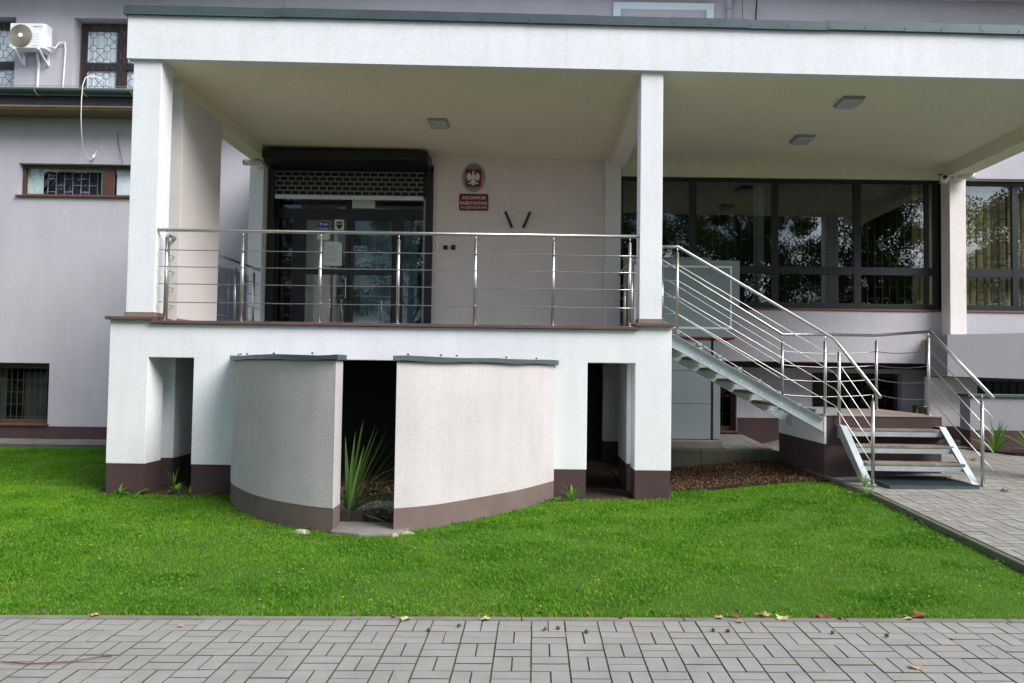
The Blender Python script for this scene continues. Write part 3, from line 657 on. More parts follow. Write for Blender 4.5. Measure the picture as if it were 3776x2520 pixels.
k = MB(); k.box(-10.35, -9.9, YL + .34, YL + .35, .34, 1.35); k.box(-12, -11.0, YL + .34, YL + .35, .34, 1.45); k.box(-10.84, -10.72, YL + .34, YL + .35, .34, 1.45); k.build('curtain', 'dimcurtain', bw)
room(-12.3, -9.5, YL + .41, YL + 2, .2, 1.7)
sw = simple_window(2.68, 3.705, .468, 1.46, YB, 'brownframe', .075, gridbars(.16, .21, .09, .005), name='basement_window', pm='glass_dim', depth=.13, sill='sill')
room(2.5, 3.9, YB + .31, YB + 2, .2, 1.7)
rw = simple_window(5.09, 6.735, .782, 1.53, YB, 'darkbrown', .065, gridbars(.15, .24, .09, .005), name='basement_window', pm='glass_dim', depth=.16, mull=((5.86, 5.93),), sill='sill')
room(4.9, 6.9, YB + .31, YB + 2, .6, 1.7)
st = simple_window(-10.41, -7.6, 4.90, 5.53, YL, 'brownframe', .05, None, name='strip_window', depth=.12, mull=((-8.80, -8.58),), sill='sill', pm='glass_thin')
k = MB(); k.box(-10.4, -8.81, YL + .26, YL + .27, 5.44, 5.56); k.box(-10.4, -10.08, YL + .26, YL + .27, 4.85, 5.44); k.box(-8.90, -8.81, YL + .26, YL + .27, 4.85, 5.44); k.build('inner_reveal', 'paper', st)
k = MB(); k.box(-10.08, -8.90, YL + .40, YL + .41, 4.8, 5.46); k.build('inner_dark_glass', 'dark', st)
k = MB(); stagger(k, -10.05, -8.92, 4.85, 5.44, YL + .36, .17, .27, .006); k.build('bars', 'grey_p', st)
k = MB(); k.box(-8.57, -7.5, YL + .24, YL + .25, 4.8, 5.6); k.build('inner_wall', 'curtain', st)
k = MB(); k.box(-8.12, -7.98, YL + .232, YL + .238, 5.05, 5.13); k.box(-7.96, -7.8, YL + .232, YL + .238, 5.05, 5.13); k.build('tiny_window', 'white_p', st)  # white blocks standing in for a tiny bright window in the pane
room(-10.6, -7.3, YL + .41, YL + 2.5, 4.6, 5.75)
def deco(k, x0, z0, nx, nz, y, d=.297, R=.076, r=.006):
    for i in range(nx):
        for j in range(nz):
            cx, cz = x0 + i * d, z0 + j * d
            k.ring((cx, y, cz), R, r, 12, 4)
            k.tube([(cx + R, y, cz), (cx + d - R, y, cz)], r, 4); k.tube([(cx, y, cz + R), (cx, y, cz + d - R)], r, 4)
            q = R * .707
            if (i + j) % 2 == 0: k.tube([(cx + q, y, cz + q), (cx + d - q, y, cz + d - q)], r, 4)
            else: k.tube([(cx + q, y, cz - q), (cx + d - q, y, cz - d + q)], r, 4)
    k.tube([(x0 - .26, y, z0 - .3), (x0 - .26, y, z0 + nz * d)], r * 1.5, 4)
    for j in range(nz): k.tube([(x0 - .26, y, z0 + j * d), (x0 - R, y, z0 + j * d)], r, 4)
for (a, b_, gx) in ((-9.955, -7.4, -9.59), (-13.6, -11.205, -13.3)):
    yb = 16.65; k = MB(); frame_boxes(k, a, b_, 7.2, 8.90, yb, yb + .08, .13, .08)
    off = a + 9.955 if a > -10 else -3.9
    for m0, m1 in ((-9.165, -8.95), (-8.2, -8.0)): 
        if a > -10: k.box(m0, m1, yb + .002, yb + .078, 7.28, 8.77)
    if a > -10:
        for s0, s1 in ((-9.825, -9.165), (-8.95, -8.2), (-8.0, -7.53)): k.box(s0, s1, yb + .004, yb + .076, 7.90, 8.06)
    else: k.box(a + .13, b_ - .13, yb + .004, yb + .076, 7.90, 8.06)
    f = k.build('upper_window', 'darkbrown', bld)
    if a > -10:
        for s0, s1 in ((-9.825, -9.165), (-8.95, -8.2), (-8.0, -7.53)): pane(f, s0, s1, 8.06, 8.77, yb + .04, 'glass_thin'); pane(f, s0, s1, 7.28, 7.90, yb + .04, 'glass_thin')
    else: pane(f, a + .13, b_ - .13, 8.06, 8.77, yb + .04, 'glass_thin'); pane(f, a + .13, b_ - .13, 7.28, 7.90, yb + .04, 'glass_thin')
    k = MB()
    n = 60; zz = (7.2, 8.9); 
    for i in range(n):
        u0, u1 = a + (b_ - a) * i / n, a + (b_ - a) * (i + 1) / n
        k.quad((u0, yb + .062 + .008 * math.sin(i * 1.9), zz[0]), (u1, yb + .062 + .008 * math.sin((i + 1) * 1.9), zz[0]), (u1, yb + .062 + .008 * math.sin((i + 1) * 1.9), zz[1]), (u0, yb + .062 + .008 * math.sin(i * 1.9), zz[1]))
    k.build('curtain', 'curtain', f)
    k = MB(); deco(k, gx, 7.42, 8, 5, 16.5); k.build('ornamental_grille', 'iron', f)
# trunking, pipe and cables on the upper wall
k = MB(); k.box(1.57, 3.72, 16.33, 16.395, 9.27, 9.405); k.box(1.57, 1.73, 16.33, 16.395, 8.6, 9.27); k.box(3.56, 3.72, 16.33, 16.395, 8.6, 9.27)
tag(k.build('cable_trunking', 'whitetrunk', None, bevel=.006, loc=(2.6, 16.39, 8.6)), 'white rectangular trunking frame fixed on the upper wall above the canopy', 'trunking')
k = MB(); k.tube([(4.02, 16.1, 9.60), (4.03, 16.3, 9.40), (4.035, 16.32, 9.25), (4.035, 16.32, 8.4)], .062, 12); k.lathe([(.072, 0), (.072, .06)], (4.035, 16.32, 9.2), 'z', 12)
tag(k.build('downpipe', 'grey_p', None, smooth=True, loc=(4.03, 16.35, 8.4)), 'pale grey downpipe with a bend below the top gutter', 'downpipe')
for i, (x0, x1, r_, lb) in enumerate(((4.63, 4.58, .016, 'thick black cable slanting down above the canopy edge'), (4.32, 4.32, .006, 'thin dark cable hanging beside the pale downpipe'))):
    k = MB(); k.tube([(x0, 16.30, 9.7), (x1, 16.32, 8.6)], r_, 6); tag(k.build('cable', 'ink', None, loc=(x1, 16.32, 8.6)), lb, 'cable')
k = MB(); k.tube([(-5.45, 16.385, 9.7), (-5.44, 16.385, 8.3)], .02, 6); tag(k.build('conduit', 'lav', None, loc=(-5.44, 16.385, 8.3)), 'slim vertical conduit on the upper wall above the canopy', 'conduit')

# ------------------------------------------------------------------ air conditioner
ac = thing('air_conditioner', 'white outdoor air conditioning unit bracketed on the upper wall', 'air conditioner', (-10.72, 16.17, 8.12))
k = MB(); k.prism([(-11.085, 16.05), (-10.40, 16.05), (-10.345, 16.09), (-10.345, 16.29), (-11.085, 16.29)], 8.12, 8.645, 'z'); body = k.build('casing', 'white_p', ac, bevel=.012)
k = MB(); k.lathe([(.001, 0), (.225, 0), (.235, -.01), (.235, -.018)], (-10.845, 16.046, 8.375), 'y', 32); k.build('fan_recess', 'fanback', ac, smooth=True)
k = MB()
for i in range(1, 12): k.ring((-10.845, 16.022, 8.375), .04 + i * .0172, .0030, 28, 4)
for i in range(22):
    a0 = 2 * math.pi * i / 22
    k.tube([(-10.845 + r_ * math.cos(a0 + r_ * 4), 16.022, 8.375 + r_ * math.sin(a0 + r_ * 4)) for r_ in (.04, .09, .14, .19, .235)], .003, 4)
k.build('fan_guard', 'fanwire', ac)
k = MB(); k.lathe([(.048, .01), (.048, -.012), (.04, -.018)], (-10.845, 16.026, 8.375), 'y', 18); k.build('fan_hub', 'white_p', ac, smooth=True)
text('SAMSUNG', -10.505, 16.048, 8.575, .20, .024, 'samsung', ac, bold=.01)
k = MB(); k.box(-10.60, -10.455, 16.043, 16.051, 8.17, 8.46); pnl = k.build('access_panel', 'white_p', ac, bevel=.003)
for i in range(4):
    k = MB(); k.box(-10.58, -10.475, 16.0405, 16.0435, 8.23 + i * .06, 8.233 + i * .06); k.build('panel_line', 'grey_p', pnl)
k = MB(); k.box(-10.3448, -10.33, 16.12, 16.27, 8.18, 8.42); k.build('valve_cover', 'white_p', ac, bevel=.01)
for bx in (-10.98, -10.47):
    k = MB(); k.box(bx - .02, bx + .02, 16.02, 16.395, 8.085, 8.118); k.box(bx - .02, bx + .02, 16.36, 16.395, 7.86, 8.085)
    k._add([(bx - .02, 16.04, 8.085), (bx + .02, 16.04, 8.085), (bx + .02, 16.36, 7.86), (bx - .02, 16.36, 7.86), (bx - .02, 16.09, 8.085), (bx + .02, 16.09, 8.085), (bx + .02, 16.36, 7.90), (bx - .02, 16.36, 7.90)],
           [(0, 1, 2, 3), (7, 6, 5, 4), (0, 4, 5, 1), (2, 6, 7, 3), (0, 3, 7, 4), (1, 5, 6, 2)])
    k.build('bracket', 'white_p', ac)
k = MB(); k.tube([(-10.66, 16.30, 8.12), (-10.665, 16.37, 7.9), (-10.68, 16.37, 7.3), (-10.70, 16.36, 6.8)], .027, 8); k.build('drain_pipe', 'white_p', ac, smooth=True)
k = MB(); k.tube([(-10.335, 16.2, 8.23), (-10.25, 16.25, 8.2), (-10.22, 16.34, 8.36), (-10.11, 16.35, 8.37), (-10.10, 16.36, 8.2), (-10.12, 16.36, 7.6), (-10.16, 16.36, 6.8)], .017, 8); k.build('refrigerant_pipe', 'white_p', ac, smooth=True)
# loose cables on the left wall
k = MB(); k.tube([(-8.45, 15.3, 6.95), (-8.55, 15.05, 7.10), (-8.603, 14.95, 7.121), (-8.66, 14.8, 7.072), (-8.704, 14.75, 7.018), (-8.75, 14.75, 6.882), (-8.765, 14.75, 6.586), (-8.791, 14.8, 6.264), (-8.832, 14.9, 5.997), (-8.915, 15.1, 5.799), (-8.967, 15.3, 5.673), (-8.953, 15.4, 5.613), (-8.909, 15.43, 5.631), (-8.88, 15.45, 5.707), (-8.861, 15.46, 5.772), (-8.879, 15.52, 5.824)], .008, 6)
hc = k.build('hanging_cable', 'white_p', None, smooth=True, loc=(-8.6, 15.2, 5.4)); tag(hc, 'white cable looping down from the gutter to the wall', 'cable')
k = MB(); k.tube([(-8.90, 15.43, 5.65), (-8.882, 15.45, 5.72)], .024, 8); k.build('connector', 'white_p', hc)
k = MB(); k.tube([(-8.451, 15.49, 6.19), (-8.44, 15.48, 6.02), (-8.41, 15.47, 5.9), (-8.36, 15.45, 5.76), (-8.307, 15.45, 5.55)], .006, 5)
tag(k.build('thin_cable', 'ink', None, loc=(-8.35, 15.45, 5.5)), 'thin dark cable dangling onto the strip window frame', 'cable')

# ------------------------------------------------------------------ roller shutter
sh = thing('roller_shutter', 'black roller shutter box with a half-raised perforated metal curtain over the entrance', 'shutter', (-3.27, 13.3, 4.5))
k = MB(); k.prism([(13.05, 5.21), (13.6 - .002, 5.23), (13.598, 4.985), (13.20, 4.985), (13.05, 5.06)], -4.66, -1.87, 'x'); k.build('shutter_box', 'black', sh, bevel=.02)
for a, b_ in ((-4.70, -4.60), (-1.95, -1.84)):
    k = MB(); k.box(a, b_, 13.50, 13.598, 2.062, 4.984); k.build('guide_rail', 'black', sh)
k = MB(); k.box(-1.985, -1.952, 13.53, 13.56, 2.062, 4.50); k.build('guide_seal', 'grey_p', sh)
zr = 4.985
for r_ in range(5):
    k = MB(); z1 = 4.965 - r_ * .083; z0 = z1 - .083
    k.box(-4.598, -1.988, 13.535, 13.55, z1 - .022, z1)
    n = 19; w_ = 2.61 / n
    for i in range(n + 1):
        xx = -4.598 + (i + (.5 if r_ % 2 else 0)) * w_
        if xx < -1.99: k.box(xx, xx + .022, 13.536, 13.549, z0, z1 - .022)
    k.build('slat', 'slatm', sh)
k = MB(); k.box(-4.60, -1.987, 13.52, 13.555, 4.465, 4.549); k.build('bottom_bar', 'galv', sh, bevel=.012)

# ------------------------------------------------------------------ stickers and papers on the door
yS = YD - .016
def card(name, x0, x1, z0, z1, m, label, cat, y=yS, th=.003):
    k = MB(); k.box(x0, x1, y - th, y, z0, z1); return tag(k.build(name, m, None, loc=((x0 + x1) / 2, y, (z0 + z1) / 2)), label, cat)
s1 = card('sticker', -3.886, -3.681, 3.945, 4.105, 'blue', 'blue monitoring notice with a white camera symbol on the left door leaf', 'sticker')
text('OBIEKT', -3.745, yS - .004, 4.06, .10, .034, 'signwhite', s1, bold=.02); text('MONITOROWANY', -3.783, yS - .004, 3.985, .18, .03, 'signwhite', s1, bold=.02)
k = MB(); k.prism([(-3.865, 4.075), (-3.825, 4.055), (-3.81, 4.075), (-3.85, 4.09)], yS - .0055, yS - .0032); k.prism([(-3.845, 4.052), (-3.82, 4.04), (-3.815, 4.05)], yS - .0055, yS - .0032); k.build('camera_symbol', 'signwhite', s1)
s2 = card('sticker', -3.896, -3.675, 3.79, 3.90, 'paper', 'small plain white label below the blue notice behind the handrail', 'sticker')
s3 = card('sticker', -3.588, -3.422, 3.94, 4.15, 'paper', 'pale sticker with a dark shield and a red foot line', 'sticker')
k = MB(); k.prism([(-3.56, 4.11), (-3.505, 4.12), (-3.45, 4.11), (-3.455, 4.03), (-3.505, 3.975), (-3.555, 4.03)], yS - .006, yS - .0032); k.build('shield', 'ink', s3)
k = MB(); k.prism([(-3.545, 4.085), (-3.465, 4.085), (-3.465, 4.06), (-3.545, 4.06)], yS - .008, yS - .0062); k.build('shield_band', 'gold', s3)
k = MB(); k.box(-3.585, -3.425, yS - .005, yS - .0032, 3.945, 3.96); k.build('foot_line', 'signred', s3)
s4 = card('paper_notice', -3.772, -3.448, 3.32, 3.755, 'paper', 'large white paper notice with a green corner taped on the left door leaf', 'notice')
k = MB(); k.prism([(-3.515, 3.752), (-3.451, 3.752), (-3.451, 3.715), (-3.50, 3.73)], yS - .005, yS - .0032); k.build('green_corner', 'green', s4)
k = MB(); k.box(-3.77, -3.45, yS - .005, yS - .0032, 3.322, 3.334); k.build('foot_line', 'green', s4)
for i, zz in enumerate((3.68, 3.65, 3.62, 3.57, 3.54, 3.51, 3.46, 3.43, 3.40)):
    k = MB(); k.box(-3.745, -3.745 + random.uniform(.15, .27), yS - .0045, yS - .0032, zz, zz + .006); k.build('text_line', 'grey_p', s4)
s5 = card('sticker', -3.239, -3.019, 3.605, 3.687, 'signwhite', 'narrow blue notice with a white border on the right door leaf', 'sticker', th=.002)
k = MB(); k.box(-3.233, -3.025, yS - .0032, yS - .0022, 3.611, 3.681); k.build('blue_field', 'blue', s5)
text('PROSIMY ZAMYKAĆ', -3.129, yS - .0045, 3.66, .185, .027, 'signwhite', s5, bold=.01); text('DRZWI', -3.129, yS - .0045, 3.627, .075, .02, 'signwhite', s5, bold=.01)
card('transom_plate', -3.289, -2.879, 4.362, 4.54, 'paper', 'pale rectangular plate on the glass above the door leaves', 'plate', y=YD - .002, th=.006)

# ------------------------------------------------------------------ signs on the door wall
YS = YW - .002
em = thing('emblem_sign', 'oval grey sign with a white eagle on a red shield', 'sign', (-1.128, YS, 4.9))
def oval(rx, rz, y0, y1, n=40):
    k = MB(); k.prism([(-1.128 + rx * math.cos(2 * math.pi * i / n), 4.90 + rz * math.sin(2 * math.pi * i / n)) for i in range(n)], y0, y1); return k
oval(.207, .257, YS - .012, YS).build('rim', 'signdark', em)
oval(.198, .248, YS - .016, YS - .0125).build('white_line', 'signwhite', em)
oval(.188, .238, YS - .019, YS - .0165).build('plate', 'signgrey', em)
u = .410 / 590
def sh_pt(px, pz): return (-1.128 + (px - 617) * u, 4.90 - (pz - 537) * u)
k = MB(); k.prism([sh_pt(*p) for p in ((422, 325), (820, 325), (815, 735), (800, 765), (760, 775), (660, 778), (612, 798), (560, 775), (460, 772), (435, 760), (425, 735))], YS - .022, YS - .0195); k.build('shield', 'signred', em)
half = [(0, 1.12), (.12, 1.02), (.16, .8), (.13, .6), (.28, .44), (.41, .76), (.62, .91), (.79, .79), (.91, .53), (1.0, .24), (.89, .13), (.98, 0), (.83, -.08), (.92, -.22), (.76, -.2), (.78, -.4), (.62, -.24), (.53, -.42), (.41, -.2), (.24, -.06), (.22, -.3), (.42, -.56), (.72, -.68), (.78, -.86), (.62, -.80), (.56, -.98), (.46, -.76), (.2, -.66), (.34, -.86), (.22, -.86), (.24, -1.02), (.1, -.96), (0, -1.2)]
pts = half + [(-a, b_) for a, b_ in half[-2:0:-1]]
k = MB(); k.prism([sh_pt(612 + a * 172, 565 - b_ * 165) for a, b_ in pts], YS - .025, YS - .0225); k.build('eagle', 'signwhite', em)
k = MB(); k.prism([sh_pt(612 + a * 172, 565 - b_ * 165) for a, b_ in ((-.14, 1.08), (-.17, 1.28), (-.07, 1.2), (0, 1.32), (.07, 1.2), (.17, 1.28), (.14, 1.08))], YS - .028, YS - .0255); k.build('crown', 'gold', em)
npl = thing('name_plate', 'red name plate with raised white lettering below the eagle sign', 'sign', (-1.117, YS, 4.46))
def rrect(x0, x1, z0, z1, r, n=5):
    out = []
    for cx, cz, a0 in ((x1 - r, z1 - r, 0), (x0 + r, z1 - r, 90), (x0 + r, z0 + r, 180), (x1 - r, z0 + r, 270)):
        out += [(cx + r * math.cos(rad(a0 + 90 * i / n)), cz + r * math.sin(rad(a0 + 90 * i / n))) for i in range(n + 1)]
    return out
k = MB(); k.prism(rrect(-1.375, -.86, 4.315, 4.612, .03), YS - .012, YS); k.build('plate', 'signred', npl)
text('ARCHIWUM', -1.117, YS - .0135, 4.541, .41, .058, 'signwhite', npl, bold=.013); text('PAŃSTWOWE', -1.117, YS - .0135, 4.455, .475, .078, 'signwhite', npl, bold=.013)
text('W CZĘSTOCHOWIE', -1.117, YS - .0135, 4.366, .455, .052, 'signwhite', npl, bold=.012)
for i, (xa, za, xb, zb, lb) in enumerate(((-.555, 4.285, -.435, 4.02, 'dark metal flag socket leaning to the left, nearer the name plate'), (-.119, 4.285, -.24, 4.02, 'dark metal flag socket leaning to the right, nearer the beam'))):
    k = MB(); k.tube([(xb, YS - .02, zb), (xa, YS - .12, za)], .024, 10)
    tag(k.build('flag_socket', 'iron', None, smooth=True, loc=(xb, YS, zb)), lb, 'flag holder', 'flag holders on the entrance wall')
k = MB(); k.box(-1.81, -1.728, YS - .045, YS, 3.615, 3.705); sw1 = tag(k.build('bell_box', 'white_p', None, bevel=.006, loc=(-1.77, YS, 3.66)), 'white square bell box beside the shutter rail', 'bell box')
k = MB(); k.lathe([(.012, 0), (.01, -.006)], (-1.768, YS - .046, 3.66), 'y', 10); k.build('button', 'ink', sw1)
for xx, lb in ((-1.60, 'dark square wall socket next to the white bell box'), (-1.463, 'dark square wall socket farther from the white bell box')):
    k = MB(); k.box(xx - .038, xx + .038, YS - .03, YS, 3.62, 3.697); q = tag(k.build('wall_socket', 'ink', None, bevel=.006, loc=(xx, YS, 3.66)), lb, 'socket', 'dark sockets beside the entrance')
    if xx < -1.5:
        k = MB(); k.box(xx - .046, xx + .046, YS - .034, YS - .028, 3.695, 3.702); k.build('cover_lip', 'white_p', q)

# ------------------------------------------------------------------ cameras
def cctv(loc, aim, label):
    t = thing('security_camera', label, 'camera', loc, 'security cameras under the canopy')
    L = Vector(loc); d = Vector(aim).normalized()
    k = MB(); k.lathe([(.072, 0), (.072, -.035), (.06, -.05)], L, 'y', 16); k.build('base', 'white_p', t, smooth=True)
    k = MB(); k.tube([L + Vector((0, -.04, 0)), L + Vector((0, -.075, -.005)), L + Vector((0, -.09, -.01)) + d * .05], .022, 8); k.build('arm', 'white_p', t, smooth=True)
    p = L + Vector((0, -.10, .005)) + d * .03
    k = MB(); k.tube([p, p + d * .20], .05, 14); hd = k.build('housing', 'white_p', t, smooth=True)
    k = MB(); k.tube([p + d * .201, p + d * .204], .036, 12); k.build('lens', 'ink', hd)
    k = MB(); k.tube([L + Vector((.03, -.02, .05)), L + Vector((-.02, -.03, .085)), L + Vector((-.1, -.02, .08))], .012, 6); k.build('lead', 'ink', t)
    return t
cctv((-4.80, 13.298, 5.0), (-.75, -.6, -.12), 'white tubular security camera on the pier by the shutter box')
cctv((7.22, 13.298, 4.93), (.85, -.5, -.1), 'white tubular security camera on the pier between the office windows, pointing outward')
c3 = cctv((7.0, 13.298, 4.90), (-.55, -.8, -.12), 'white tubular security camera beside the pier, pointing at the stairs')

# ------------------------------------------------------------------ ceiling lights
cl = thing('ceiling_light', 'rectangular opal ceiling light over the entrance landing', 'ceiling light', (-1.508, 11.65, 5.26), 'ceiling lights under the canopy')
def cl_parts():
    k = MB(); k.box(-1.508 - .145, -1.508 + .145, 11.65 - .19, 11.65 + .19, 5.235, 5.262); k.build('backplate', 'grey_p', cl, bevel=.006)
    k = MB(); a = rrect(-.14, .14, -.185, .185, .05)
    k.prism([(-1.508 + p[0], 11.65 + p[1]) for p in a], 5.20, 5.236, 'z'); k.build('diffuser', 'lamp', cl, bevel=.018)
cl_parts()
dup(cl, (4.175, 10.335, 5.20), 'rectangular opal ceiling light nearest the canopy front edge')
dup(cl, (4.12, 12.02, 5.20), 'rectangular opal ceiling light above the grey lift')

# ------------------------------------------------------------------ railings
RD = [.245, .45, .66, .885]
def post(T, x, y, z0, z1, sag=0):
    k = MB(); k.tube([(x, y, z0), (x, y, z1 - .085)], .0205, 12); k.tube([(x, y, z1 - .086), (x, y, z1 - .015)], .007, 6); k.lathe([(.045, 0), (.045, .006)], (x, y, z0), 'z', 14)
    return k.build('post', 'steel', T, smooth=True)
def densify(pts, sag=.0, n=6):
    out = []
    for a, b_ in zip(pts, pts[1:]):
        a, b_ = Vector(a), Vector(b_)
        for i in range(n): t = i / n; p = a.lerp(b_, t); p.z -= sag * 4 * t * (1 - t); out.append(p)
    out.append(Vector(pts[-1])); return out
def rail(T, pts, name='handrail', r=.0215, n=12, m='steel'):
    k = MB(); k.tube(pts, r, n); return k.build(name, m, T, smooth=True)
fr = thing('railing', 'stainless steel balustrade along the front edge of the platform', 'railing', (-1.7, 9.55, 2.07))
rail(fr, [(-4.66, 9.5, 3.187), (1.262, 9.5, 3.183)])
for x in (-4.535, -3.60, -2.645, -1.69, -.745, .21, 1.145): post(fr, x, 9.5, 2.072, 3.185)
for d in RD: rail(fr, densify([(-4.62, 9.48, 3.185 - d), (-3.6, 9.48, 3.185 - d), (-2.645, 9.48, 3.185 - d), (-1.69, 9.48, 3.185 - d), (-.745, 9.48, 3.185 - d), (.21, 9.48, 3.185 - d), (1.23, 9.48, 3.185 - d)], .003, 4), 'rail_rod', .0062, 6)
sr = thing('railing', 'stainless steel balustrade between the side wall and the pier by the shutter', 'railing', (-4.78, 12.3, 2.06))
rail(sr, [(-4.75, 11.33, 3.18), (-4.75, 13.32, 3.18)], m='steel')
for yy in (11.5, 12.25, 13.05): post(sr, -4.75, yy, 2.062, 3.18)
MB().quad((-4.80, 11.33, 2.07), (-4.80, 12.95, 2.07), (-4.80, 12.95, 3.05), (-4.80, 11.33, 3.05)).build('infill_panel', 'smoke', sr)
for d in RD: rail(sr, [(-4.75, 11.33, 3.18 - d), (-4.75, 13.29, 3.18 - d)], 'rail_rod', .0062, 6)
nr = thing('railing', 'short stainless steel rail closing the gap behind the corner column', 'railing', (-4.75, 9.9, 2.11))
rail(nr, [(-4.70, 9.79, 3.18), (-4.70, 10.06, 3.18)])
post(nr, -4.70, 9.88, 2.062, 3.18)
for d in RD: rail(nr, [(-4.70, 9.785, 3.18 - d), (-4.70, 10.06, 3.18 - d)], 'rail_rod', .0062, 6)
rr = thing('railing', 'stainless steel rail on the open side of the platform behind the middle column', 'railing', (1.4, 11.8, 2.06))
rail(rr, [(1.42, 11.47, 3.18), (1.42, 13.28, 3.18)])
for yy in (11.5, 12.4): post(rr, 1.42, yy, 2.062, 3.18)
for d in RD: rail(rr, [(1.42, 11.47, 3.18 - d), (1.42, 13.28, 3.18 - d)], 'rail_rod', .0062, 6)

# ------------------------------------------------------------------ landing, stairs
ld_ = thing('stair_landing', 'brown rendered landing block between the two flights of the metal stair', 'landing', (4.5, 10.9, .2))
k = MB(); k.box(3.776, 5.296, 10.156, 12.04, .02, .62); k.build('base', 'brown', ld_)
k = MB(); k.box(3.772, 3.80, 10.152, 12.05, .621, .985); k.build('side_band', 'white', ld_)
k = MB(); k.box(3.801, 5.30, 10.15, 12.05, .621, .984); k.build('face', 'brown', ld_)
k = MB(); k.box(3.765, 5.31, 10.14, 12.06, .9855, 1.0); top = k.build('top', 'floor', ld_)
k = MB(); k.box(3.80, 4.30, 10.55, 11.4, 1.001, 1.035); k.box(3.82, 4.28, 10.57, 11.38, 1.0352, 1.05); tag(k.build('door_mat', 'liftgrey', None, loc=(4.05, 11, 1.0)), 'grey metal grating mat lying on the landing at the foot of the stair', 'mat')

stc = thing('metal_staircase', 'galvanised steel stair rising from the landing to the platform', 'staircase', (2.7, 10.8, 1.0))
def stringer(y, s):
    tp = [(1.658, 2.02), (1.80, 2.02), (3.76, .948)]; bt = [(3.76, .77), (1.80, 1.835), (1.658, 1.835)]
    k = MB(); k.prism(tp + bt, y, y + .008); q = k.build('stringer', 'galv', stc)
    f = MB()
    for P, dz in ((tp, -.008), (bt[::-1], 0)):
        for a, b_ in zip(P, P[1:]):
            za, zb = a[1] + dz, b_[1] + dz
            f._add([(a[0], y - .055 * s, za), (b_[0], y - .055 * s, zb), (b_[0], y - .001 * s, zb), (a[0], y - .001 * s, za), (a[0], y - .055 * s, za + .008), (b_[0], y - .055 * s, zb + .008), (b_[0], y - .001 * s, zb + .008), (a[0], y - .001 * s, za + .008)],
                   [(3, 2, 1, 0), (4, 5, 6, 7), (0, 1, 5, 4), (1, 2, 6, 5), (2, 3, 7, 6), (3, 0, 4, 7)])
    f.build('flange', 'galv', q)
    for i in range(6):
        x0 = 2.02 + i * .262; z0 = 1.90 - .547 * (x0 - 1.80)
        for dx, dz in ((0, -.03), (.14, .0)):
            b2 = MB(); b2.lathe([(.013, 0), (.013, -.008), (.006, -.013)], (x0 + dx, y - .001, z0 + dz - (.077 if dx else 0)), 'y', 8); b2.build('bolt', 'galv', q)
stringer(10.15, 1); stringer(11.44, -1)
for i in range(6):
    xn, zt = 2.19 + .2565 * i, 1.905 - .1535 * i
    k = MB(); k.box(xn - .285, xn - .02, 10.16, 11.438, zt - .045, zt); td = k.build('tread', 'wood', stc, bevel=.004)
    k = MB(); k.box(xn - .019, xn + .004, 10.16, 11.438, zt - .05, zt + .002); k.build('nosing', 'iron', td)
    k = MB(); k.prism([(xn - .28, zt - .0455), (xn - .0, zt - .0455), (xn - .03, zt - .12), (xn - .20, zt - .12)], 10.159, 10.20); k.build('tread_bracket', 'galv', td)
    k = MB(); k.box(xn - .07, xn - .02, 10.10, 10.148, zt - .03, zt + .006); k.build('fixing', 'galv', td)
    k = MB(); k.prism([(xn - .28, zt - .0455), (xn - .0, zt - .0455), (xn - .03, zt - .12), (xn - .20, zt - .12)], 11.395, 11.437); k.build('tread_bracket', 'galv', td)
lst = thing('metal_staircase', 'short three-tread steel stair with wooden planks from the landing down to the path', 'staircase', (4.6, 9.7, .2))
for xs, xe, sgn in ((3.90, 4.035, 1), (5.215, 5.315, -1)):
    z0, z1 = .90, .235
    k = MB(); w_ = .085
    xa = xs + .02
    k.prism([(10.145, .86), (10.02, .86), (9.28, .235), (9.42, .235), (10.05, .70), (10.145, .70)], xs + .035 if sgn > 0 else xe - .042, (xs + .043) if sgn > 0 else xe - .034, 'x'); q = k.build('stringer', 'galv', lst)
    k = MB(); a, b_ = (xs + .035, xs + .115) if sgn > 0 else (xe - .115, xe - .034)
    k._add([(a, 10.145, .861), (b_, 10.145, .861), (b_, 10.02, .861), (a, 10.02, .861), (a, 9.28, .236), (b_, 9.28, .236),
            (a, 10.145, .869), (b_, 10.145, .869), (b_, 10.02, .869), (a, 10.02, .869), (a, 9.276, .244), (b_, 9.276, .244)],
           [(0, 1, 2, 3), (3, 2, 5, 4), (6, 9, 8, 7), (9, 10, 11, 8), (0, 3, 9, 6), (3, 4, 10, 9), (1, 7, 8, 2), (2, 8, 11, 5), (4, 5, 11, 10), (0, 6, 7, 1)]); k.build('flange', 'galv', q)
for i, (yn, zt) in enumerate(((9.985, .835), (9.735, .648), (9.475, .46))):
    k = MB(); k.box(4.02, 5.235, yn, yn + .27, zt - .035, zt); td = k.build('tread', 'wood', lst, bevel=.008)
    k = MB(); k.box(4.02, 5.22, yn + .004, yn + .03, zt - .095, zt - .036); k.box(4.02, 5.22, yn + .2305, yn + .25, zt - .095, zt - .036); k.build('tread_angle', 'galv', td)
H = thing('railing', 'stainless steel handrail down the camera side of both stair flights', 'railing', (3.0, 10.1, 1.5))
fr_p = [(1.54, 10.15, 3.168), (1.854, 10.15, 3.168), (3.90, 10.15, 1.99), (4.09, 9.22, 1.262)]
rail(H, fr_p)
post(H, 1.842, 10.12, 2.03, 3.168); post(H, 3.83, 10.28, 1.0, 2.05); post(H, 3.945, 10.10, .87, 1.90); post(H, 4.025, 9.28, .225, 1.30)
for d in RD: rail(H, [(1.54, 10.12, 3.168 - d), (1.854, 10.12, 3.168 - d), (3.90, 10.12, 1.975 - d * .97), (4.03, 9.27, 1.30 - d * .97)], 'rail_rod', .0062, 6)
